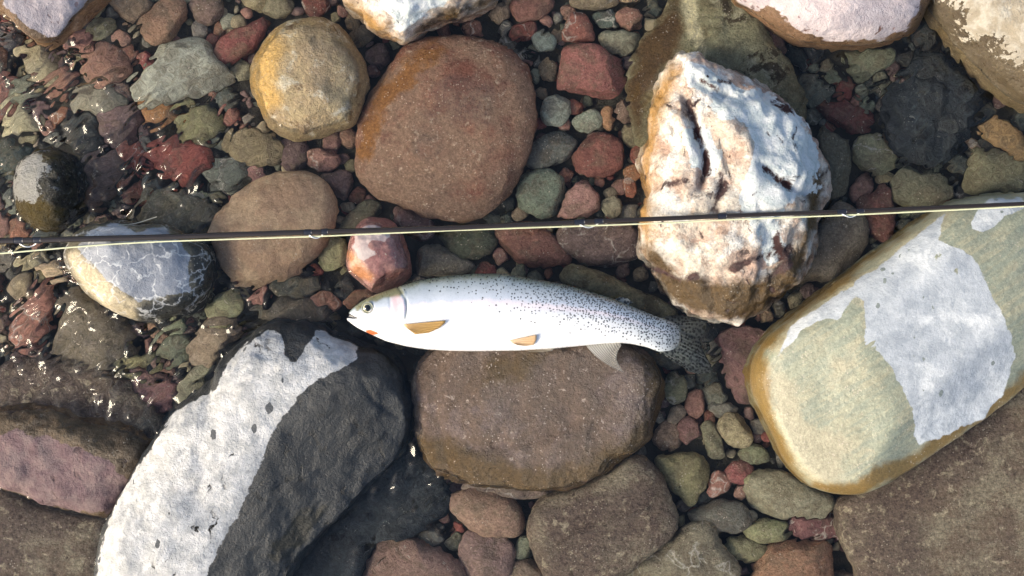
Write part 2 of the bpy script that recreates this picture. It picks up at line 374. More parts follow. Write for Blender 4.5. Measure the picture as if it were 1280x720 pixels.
M['veined'] = stone_mat('veined_grey_limestone', (0.17, 0.15, 0.10), (0.09, 0.08, 0.06), mott=40, dark=(0.03, 0.028, 0.02), dark_sc=40, dark_lo=0.6, vein=(0.70, 0.70, 0.68), vein_sc=48,
                        zones=[('za', (0.48, 0.40, 0.26), 0.8, 0.3), ('zb', (0.035, 0.035, 0.03), 1.4, 0.4)], dry=(0.44, 0.45, 0.47), dry_alt=(0.36, 0.37, 0.39), dry_amp=0.9, wetmul=0.9, bump=0.4)
M['mossy'] = stone_mat('mossy_limestone', (0.035, 0.035, 0.03), (0.12, 0.11, 0.07), mott=160, light=(0.42, 0.43, 0.42), light_sc=190, light_lo=0.55, zones=[('za', (0.17, 0.12, 0.03), 5, 0.5)],  # near-black base puts the shade of the right side into the colour
                       dry=(0.76, 0.74, 0.69), dry_alt=(0.70, 0.68, 0.62), dry_amp=3.2, dry_sc=230, smudge=0.0, wetmul=1.0, bump=1.6, bump_sc=200)
M['pinkred'] = stone_mat('pink_and_red_stone', (0.25, 0.12, 0.11), (0.30, 0.17, 0.15), mott=40, zones=[('za', (0.38, 0.17, 0.08), 0.8, 0.3)], dry=(0.62, 0.52, 0.48), dry_alt=(0.55, 0.43, 0.40), dry_amp=0.7, wetmul=0.9, bump=0.2, wet_rough=0.16)
M['pinkgranite'] = stone_mat('pale_pink_granite', (0.36, 0.22, 0.12), (0.24, 0.14, 0.07), mott=45, dark=(0.09, 0.04, 0.02), dark_sc=40, dark_lo=0.6, zones=[('za', (0.40, 0.24, 0.14), 1.5, 0.4)],
                             dry=(0.64, 0.56, 0.56), dry_alt=(0.56, 0.48, 0.48), dry_amp=1.2, pits=(0.14, 0.08, 0.07), wetmul=0.5, bump=0.6, bump_sc=150, spots=((0.30, 0.22, 0.22), 160, 0.9))
M['speckled'] = stone_mat('speckled_beige_granite', (0.25, 0.19, 0.11), (0.17, 0.12, 0.065), mott=40, light=(0.55, 0.47, 0.34), light_sc=170, light_lo=0.60, dry=(0.50, 0.46, 0.38), dry_alt=(0.36, 0.31, 0.23), dry_amp=6.5, dry_sc=170, speck=(0.50, 0.44, 0.33), wetmul=0.38, smudge=0.4, bump=0.6, bump_sc=140)
M['purple'] = stone_mat('purple_brown_rock', (0.15, 0.10, 0.055), (0.10, 0.065, 0.035), mott=60, dark=(0.05, 0.03, 0.015), dark_sc=70, light=(0.26, 0.2, 0.13), light_sc=110, light_lo=0.62,
                       dry=(0.185, 0.115, 0.12), dry_alt=(0.25, 0.175, 0.165), dry_amp=1.6, dry_sc=60, wetmul=0.9, smudge=0.5, dry_rough=0.38, bump=0.7, bump_sc=90, pits=(0.06, 0.035, 0.04))
M['pale_top'] = M['white']

# ------------------------------------------------------------------ riverbed, stones
STONES = []          # (object, top-view outline, verts, faces) of big stones for the water line
TRACED = []
def auto_dry(V, amp=0.0035, lvl=0.013):
    return np.clip((V[:, 2] - lvl) / amp / 3.0, -3, 3)

def boulder(name, label, mat, poly, zs, ztop, zbot=None, n=2.5, N=120, Mr=54, rough=0.05, freq=3.0, facets=0, seed=0, cuts=(), ridge=0.0, tilt=(0, 0), jag=0.0,
            dry=None, dry_not=(), za=None, zb=None, wet_line=0.012, cat='rock', never_dry=False, group=None, short=None, seams=(), stain=()):
    zbot = BED - 0.012 if zbot is None else zbot
    V, F, c, size = stone_verts(poly, zs, ztop, zbot, n, 120 if N >= 200 else (90 if N >= 140 else (48 if N < 100 else 76)), rough, freq, facets, seed, cuts, ridge, tilt, jag, seams)
    Q = to_px(V); at = {}
    if never_dry: d = np.full(len(V), -3.0)
    elif dry is not None:
        d = np.max([poly_sdf(p, Q) for p in dry], 0) / 12.0
        for p in dry_not: d = np.minimum(d, -poly_sdf(p, Q) / 12.0)
        d = np.minimum(np.clip(d, -3, 3), (V[:, 2] - 0.004) / 0.004)
    else: d = auto_dry(V, lvl=wet_line)
    at['dry'] = np.clip(d, -3, 3)
    for k, z in (('za', za), ('zb', zb)):
        if z is not None: at[k] = np.clip(np.max([poly_sdf(p, Q) for p in z], 0) / 14.0, -3, 3)
    for k in ('za', 'zb', 'zc'): at.setdefault(k, np.full(len(V), -3.0))
    if stain: at['zc'] = np.clip(np.max([0.75 - poly_line(p, Q) / w for p, w in stain], 0), -3, 3)
    me = mesh_from(name, V - c, F, M[mat], attrs=at)
    o = link(name, me, loc=tuple(c)); tag(o, label, cat, group)
    STONES.append((V, F)); TRACED.append(np.array(poly, float))
    if short: LAND.append((short, np.array(poly, float)))
    return o
LAND = []

boulder('boulder', 'large red-brown rounded boulder with an orange edge painted as sunlit, beside the trout', 'redbrown',
        [(442,190),(448,150),(465,115),(485,88),(505,62),(530,50),(570,46),(605,48),(635,62),(658,85),(670,115),(672,150),(665,180),(650,215),(635,245),(610,268),(575,278),(535,272),(505,260),(470,245),(448,220)],
        -0.036, -0.0015, n=2.45, rough=0.05, freq=4, seed=1, tilt=(0.03, 0.03), never_dry=True, za=[[(448,190),(470,120),(505,75),(545,52),(560,62),(525,90),(495,130),(470,170),(455,200)]], short='large red-brown boulder')  # za: warm sunlight along the upper-left edge, put into the colour
boulder('boulder', 'round ochre yellow boulder with whitish patches, standing alone among small pebbles', 'yellow',
        [(313,100),(320,70),(338,42),(365,24),(395,22),(420,32),(445,55),(458,82),(462,105),(452,135),(440,160),(415,170),(390,178),(365,178),(340,162),(325,140),(315,118)],
        -0.022, 0.017, n=2.1, rough=0.05, freq=3.0, seed=2, never_dry=True, za=[[(310,100),(325,60),(345,38),(352,60),(345,100),(350,130),(330,145)]], short='ochre yellow boulder')  # za: sunlit left side painted in as orange
boulder('boulder', 'smooth tan oval boulder lying just under the rod, beside the veined grey rock', 'tan',
        [(263,290),(270,270),(285,252),(310,230),(340,216),(375,213),(400,220),(415,235),(422,258),(418,285),(400,315),(375,340),(350,352),(315,358),(290,350),(272,330),(264,310)],
        -0.036, -0.002, n=2.3, rough=0.045, freq=4, seed=3, tilt=(-0.06, -0.02), never_dry=True, seams=[([(345,216),(352,240),(368,268)], -0.0012, 5), ([(270,322),(310,326),(360,318)], -0.0010, 4)], short='tan oval boulder')
boulder('rock', 'grey limestone rock with a web of white veins and a pale dry top', 'veined',
        [(88,318),(95,300),(110,285),(140,278),(175,280),(205,283),(235,295),(262,310),(270,335),(264,362),(245,385),(215,398),(180,402),(150,393),(125,375),(105,355),(92,335)],
        -0.012, 0.042, n=2.7, rough=0.05, seed=4, cuts=[((238,400),(236,280),0.03,1.2)], tilt=(-0.12, 0.05),
        dry=[[(98,310),(110,290),(140,279),(160,285),(172,292),(185,286),(205,284),(222,298),(238,318),(236,350),(240,365),(210,370),(172,378),(150,362),(125,340),(105,320)]],
        za=[[(85,318),(96,312),(125,342),(152,366),(175,382),(170,400),(140,392),(105,360),(90,335)]], zb=[[(160,384),(205,374),(245,364),(238,318),(230,300),(275,305),(275,400),(180,405)]], short='veined grey rock')
boulder('rock', 'small half-white rock with olive moss, its shaded side painted black', 'mossy',
        [(20,235),(25,205),(42,192),(70,188),(92,198),(102,225),(100,255),(85,280),(65,290),(42,282),(25,262)],
        -0.012, 0.034, n=2.2, rough=0.06, seed=5, tilt=(0.25, 0.05), dry=[[(12,250),(18,205),(38,188),(54,190),(56,220),(52,244),(34,252)]],
        za=[[(20,248),(48,240),(70,250),(80,262),(70,295),(30,285)], [(45,188),(75,186),(70,198),(50,200)]], short='mossy half-white rock')
boulder('rock', 'small rounded rock of white, pink and rust red at the trout\'s forehead', 'pinkred',
        [(434,325),(440,295),(452,278),(470,271),(488,275),(500,290),(510,320),(512,345),(495,362),(470,366),(450,352),(438,340)],
        -0.014, 0.018, n=2.3, rough=0.05, seed=6, facets=3, tilt=(-0.1, 0.15), dry=[[(441,308),(446,290),(456,277),(470,272),(484,279),(487,296),(480,302),(465,300),(458,310),(468,317),(455,325),(448,322)]],
        za=[[(432,315),(440,312),(450,325),(468,345),(464,352),(448,348),(438,338)]], short='pink and white rock')
boulder('rock', 'big pale crusted rock with a dark wet slate side, beside the trout\'s head', 'slate',
        [(128,700),(135,660),(150,625),(170,590),(195,550),(220,517),(238,497),(270,474),(283,446),(308,424),(330,406),(355,402),(395,402),(425,415),(455,430),(490,440),(508,470),(516,520),(498,568),(460,606),(422,648),(386,690),(346,742),(260,790),(150,790),(125,740)],
        -0.02, 0.052, n=3.2, N=200, Mr=84, rough=0.022, freq=5, seed=7, cuts=[((250,745),(448,436),0.044,0.42), ((470,470),(300,385),0.030,0.9), ((405,700),(525,530),0.004,0.8)], jag=0.006, seams=[([(362,545),(392,558),(388,585)], -0.0018, 3), ([(450,470),(465,500),(498,522)], -0.002, 3), ([(335,640),(352,600),(348,570)], -0.0015, 2.5), ([(270,490),(300,478),(345,462)], -0.0025, 3)], ridge=0.012,
        za=[[(335,695),(365,655),(412,622),(418,630),(372,672),(345,710)]],
        dry=[[(120,715),(130,665),(150,622),(180,572),(216,516),(270,488),(282,452),(310,428),(335,410),(350,418),(356,440),(366,452),(382,434),(395,414),(410,411),(425,424),(448,433),(446,447),(425,460),(395,475),(375,490),(360,515),(340,545),(325,580),(310,620),(290,655),(270,690),(250,740),(230,800),(120,800)]],
        dry_not=[[(352,410),(380,405),(386,420),(378,445),(366,455),(356,445)]], short='pale crusted rock')
boulder('rock', 'long purple-brown rock with an algae-brown wet back beside the pale crusted rock', 'purple',
        [(-40,525),(-10,510),(40,508),(90,515),(140,530),(180,545),(196,560),(188,585),(170,610),(155,635),(130,644),(100,640),(65,632),(30,618),(0,605),(-40,590)],
        -0.016, 0.026, n=2.5, rough=0.07, freq=4, seed=8, dry=[[(-50,545),(0,540),(50,545),(100,560),(130,572),(160,600),(150,640),(60,640),(-50,600)]], short='purple-brown rock')
boulder('rock', 'grey-brown submerged slab beneath the purple-brown rock', 'taupe',
        [(-60,610),(0,606),(50,630),(110,643),(140,650),(132,690),(128,770),(-60,780)], -0.03, -0.004, n=3.6, rough=0.03, seed=9, never_dry=True, short='grey-brown slab')
boulder('rock', 'taupe submerged slab under rippling water beside the purple-brown rock', 'taupe',
        [(-40,465),(30,455),(100,455),(150,475),(188,505),(205,535),(190,560),(100,545),(30,530),(-40,530)], -0.046, -0.026, n=3.2, rough=0.06, freq=4, seed=10, never_dry=True, short='taupe slab')
boulder('rock', 'brown wet-topped rock that the trout\'s belly rests on', 'wetbrown',
        [(516,505),(518,470),(530,440),(560,415),(620,400),(700,400),(760,415),(805,440),(828,470),(828,500),(815,535),(785,570),(740,600),(690,612),(640,612),(585,605),(550,590),(530,565),(518,535)],
        -0.018, 0.017, n=3.3, N=200, Mr=60, rough=0.05, freq=6, seed=11, never_dry=True, cuts=[((840,430),(505,424),0.008,0.5)], seams=[([(590,560),(640,556),(680,545),(715,530)], -0.005, 9), ([(548,470),(545,520),(560,580)], -0.003, 8)],
        za=[[(510,545),(560,548),(620,575),(690,590),(745,570),(790,540),(812,500),(808,460),(780,435),(840,450),(840,520),(790,580),(700,625),(600,620),(525,580)],[(610,445),(690,440),(650,475),(600,480)]], short='brown rock under the trout')
boulder('rock', 'large green banded rock with a pale blue-white dried crust', 'green',
        [(935,462),(950,430),(985,395),(1040,355),(1095,315),(1150,275),(1185,255),(1240,243),(1300,250),(1350,330),(1340,400),(1285,465),(1230,512),(1180,545),(1130,580),(1090,602),(1060,612),(1020,608),(995,590),(975,560),(960,530),(940,495)],
        -0.014, 0.062, n=4.2, N=200, Mr=84, rough=0.025, freq=2.4, seed=12, cuts=[((1000,400),(1065,560),0.050,0.26),((1185,290),(985,428),0.052,0.42),((1120,560),(1265,430),0.052,0.5)],
        dry=[[(972,446),(985,410),(1040,372),(1095,336),(1150,292),(1182,266),(1172,300),(1203,312),(1224,333),(1240,370),(1250,387),(1264,419),(1269,450),(1256,492),(1227,524),(1187,540),(1150,556),(1142,545),(1143,519),(1129,490),(1121,474),(1108,453),(1098,438),(1094,424),(1087,424),(1082,432),(1080,376),(1069,371),(1055,387),(1049,400),(1032,397),(1000,416),(985,434)],
             [(1214,278),(1222,262),(1240,248),(1275,246),(1290,258),(1262,268),(1251,275),(1230,291),(1216,285)]],
        dry_not=[[(1168,318),(1176,318),(1172,332)],[(1190,335),(1198,335),(1195,352)]],
        za=[[(985,402),(1040,365),(1095,328),(1150,284),(1186,262),(1180,275),(1170,300),(1148,320),(1120,360),(1100,400),(1085,410),(1082,385),(1060,370),(1020,395),(990,415),(975,445),(962,440)],
            [(1040,470),(1055,445),(1070,430),(1068,450),(1050,480),(1040,485)],[(955,455),(985,470),(1000,520),(1060,560),(1060,600),(1020,605),(990,580),(965,520)]],
        zb=[[(925,470),(950,425),(985,392),(1040,352),(1150,270),(1160,268),(1040,364),(985,405),(958,440),(968,520),(990,570),(1015,612),(985,600),(955,540),(935,495)],[(1010,606),(1060,606),(1130,572),(1230,506),(1285,462),(1290,480),(1230,528),(1130,596),(1060,626)]], short='green banded rock')
boulder('rock', 'jagged white quartz rock with rust brown pits and cracks, beneath the rod', 'white',
        [(802,265),(805,240),(800,200),(808,160),(814,120),(832,88),(855,65),(880,76),(905,95),(945,113),(975,130),(1005,160),(1025,195),(1028,230),(1018,290),(1005,330),(980,365),(945,390),(905,400),(865,392),(835,370),(815,340),(800,310)],
        -0.018, 0.062, n=2.6, N=200, Mr=84, rough=0.08, freq=4.5, seed=13, ridge=0.02, jag=0.016, tilt=(0.05, 0.1),
        seams=[([(806,330),(850,348),(900,342),(940,325),(990,308)], -0.007, 7), ([(858,125),(872,165),(884,200),(878,232)], -0.008, 6), ([(903,180),(914,218)], -0.007, 5), ([(872,100),(900,120),(930,126),(955,118)], -0.006, 6), ([(950,205),(985,232),(1004,244)], -0.006, 5), ([(895,262),(905,230)], -0.005, 5),
               ([(845,150),(862,190),(850,225)], 0.006, 10), ([(900,150),(935,180),(940,230)], 0.006, 14), ([(820,300),(870,315),(940,300)], 0.005, 10)],
        stain=[([(806,332),(850,348),(870,345)], 4), ([(915,336),(940,325),(990,308)], 4), ([(860,128),(873,165),(884,200),(879,228)], 5), ([(905,182),(914,216)], 4), ([(880,100),(895,112)], 4), ([(958,212),(985,232)], 6), ([(892,262),(905,232),(900,215)], 5), ([(970,125),(985,138)], 5), ([(838,230),(860,225)], 5), ([(970,300),(985,330),(960,350)], 7)],
        dry=[[(850,72),(880,82),(905,100),(960,117),(990,137),(1012,165),(1022,195),(1018,240),(985,250),(975,275),(980,300),(975,328),(958,335),(948,290),(925,255),(930,215),(950,180),(930,150),(900,150),(880,120),(858,100)],
             [(850,165),(885,160),(905,190),(890,225),(860,200)]],
        za=[[(795,270),(800,200),(806,150),(815,110),(840,80),(850,90),(830,140),(818,200),(815,270),(812,330)]],
        zb=[[(800,300),(815,345),(840,375),(870,397),(910,404),(950,394),(985,368),(1012,325),(1028,250),(1032,215),(1014,212),(1006,275),(988,315),(965,335),(930,352),(890,352),(850,342),(828,318)]], short='jagged white rock')
boulder('rock', 'olive and brown submerged quartz ledge running out from the jagged white rock', 'ledge',
        [(782,115),(790,70),(820,25),(850,-20),(900,-50),(940,-20),(955,30),(985,75),(1005,130),(1000,160),(960,170),(900,150),(850,130),(820,170),(800,180)],
        -0.030, -0.006, n=2.8, N=140, Mr=56, rough=0.08, freq=5, seed=14, ridge=0.02, never_dry=True,
        za=[[(852,-10),(868,-10),(872,20),(878,45),(888,70),(878,72),(862,50),(855,25)]], zb=[[(780,120),(790,70),(820,25),(848,-10),(855,30),(850,60),(825,90),(808,130),(800,170)]], short='olive ledge')
boulder('rock', 'crumbly white and ochre rock with dark stains beside the big red-brown boulder', 'white',
        [(430,0),(426,-50),(620,-60),(622,-5),(595,18),(562,26),(535,36),(508,52),(490,48),(470,40),(450,22),(434,10)],
        -0.014, 0.045, n=2.7, rough=0.07, freq=5, seed=15, ridge=0.02, jag=0.02, dry=[[(470,5),(480,-30),(570,-40),(565,0),(530,14),(515,30),(500,40),(490,22)]],
        za=[[(425,0),(440,0),(470,25),(500,42),(508,54),(470,45)]], zb=[[(520,40),(555,12),(620,-10),(625,0),(570,28)]], short='crumbly white and ochre rock')
boulder('rock', 'pale pink pointed granite rock with a thin wet brown rim', 'pinkgranite',
        [(-10,-60),(-12,0),(20,30),(45,52),(62,57),(80,48),(95,28),(115,8),(135,-15),(110,-70),(20,-80)], -0.012, 0.05, n=2.7, rough=0.05, facets=4, seed=16,
        dry=[[(0,-60),(2,5),(28,28),(52,46),(68,48),(86,32),(110,2),(120,-20),(60,-60)]], short='pale pink pointed rock')
boulder('boulder', 'smooth pale pink boulder with an orange flank beside the speckled beige boulder', 'pinkgranite',
        [(915,0),(918,-50),(1130,-60),(1160,-15),(1153,18),(1138,40),(1100,55),(1060,60),(1025,57),(990,48),(950,25),(930,12)], -0.012, 0.045, n=3.0, rough=0.03, seed=17,
        dry=[[(918,-50),(920,2),(945,14),(965,8),(990,30),(1005,42),(1040,52),(1100,50),(1132,36),(1148,15),(1152,-30)]], za=[[(930,5),(960,10),(980,25),(1010,45),(1000,55),(950,30)]], short='pale pink boulder')  # za: orange zone along the lower-left edge
boulder('boulder', 'speckled beige granite boulder with a broad brown wet margin', 'speckled',
        [(1156,8),(1152,-50),(1340,-60),(1350,130),(1290,140),(1255,125),(1225,95),(1195,60),(1172,33)], -0.014, 0.06, n=2.6, rough=0.05, seed=18,
        dry=[[(1165,-10),(1200,15),(1215,45),(1240,55),(1262,75),(1290,90),(1340,100),(1330,-60),(1160,-60)]], short='speckled beige boulder')
boulder('rock', 'huge brown-grey submerged slab beneath the green banded rock', 'taupe',
        [(1045,640),(1052,620),(1100,596),(1160,556),(1230,510),(1300,470),(1370,560),(1370,790),(1095,800),(1066,715),(1048,680)], -0.03, -0.004, n=3.8, N=160, Mr=60, rough=0.03, seed=19, never_dry=True, short='huge brown-grey slab')
boulder('rock', 'broad brown-grey submerged stone crossed by a raised seam, beside the brown rock', 'taupe',
        [(660,670),(665,640),(685,618),(720,605),(760,588),(785,570),(810,575),(830,600),(845,630),(848,655),(830,680),(800,705),(760,730),(700,738),(675,712)], -0.035, -0.006, n=3.0, rough=0.05, seed=20, never_dry=True, seams=[([(685,692),(715,672),(745,662),(780,648),(808,636)], 0.006, 5), ([(690,682),(715,662),(745,652),(778,638)], -0.004, 5)], short='seamed stone')
boulder('rock', 'dark submerged slate slab reaching out from the pale crusted rock', 'slate',
        [(370,700),(420,640),(460,590),(505,560),(545,585),(560,620),(545,650),(510,672),(478,676),(455,712),(430,790),(350,790)], -0.044, -0.026, n=3.0, rough=0.09, freq=5, seed=21, never_dry=True, short='dark slate slab')
boulder('rock', 'dark grey submerged slab in the current between pale pink and speckled boulders', 'slate',
        [(1105,150),(1115,110),(1140,75),(1160,60),(1190,80),(1215,110),(1228,135),(1215,165),(1195,190),(1165,205),(1130,195),(1110,175)], -0.044, -0.02, n=2.6, rough=0.12, freq=5, seed=22, facets=6, never_dry=True, short='dark grey slab')
boulder('rock', 'dim olive-brown stone lying behind the trout\'s back', 'ledge',
        [(698,345),(712,330),(745,338),(790,358),(845,385),(838,402),(800,395),(755,378),(715,362)], -0.03, -0.008, n=2.8, N=80, Mr=30, rough=0.06, seed=23, never_dry=True, short='olive-brown stone behind the trout')

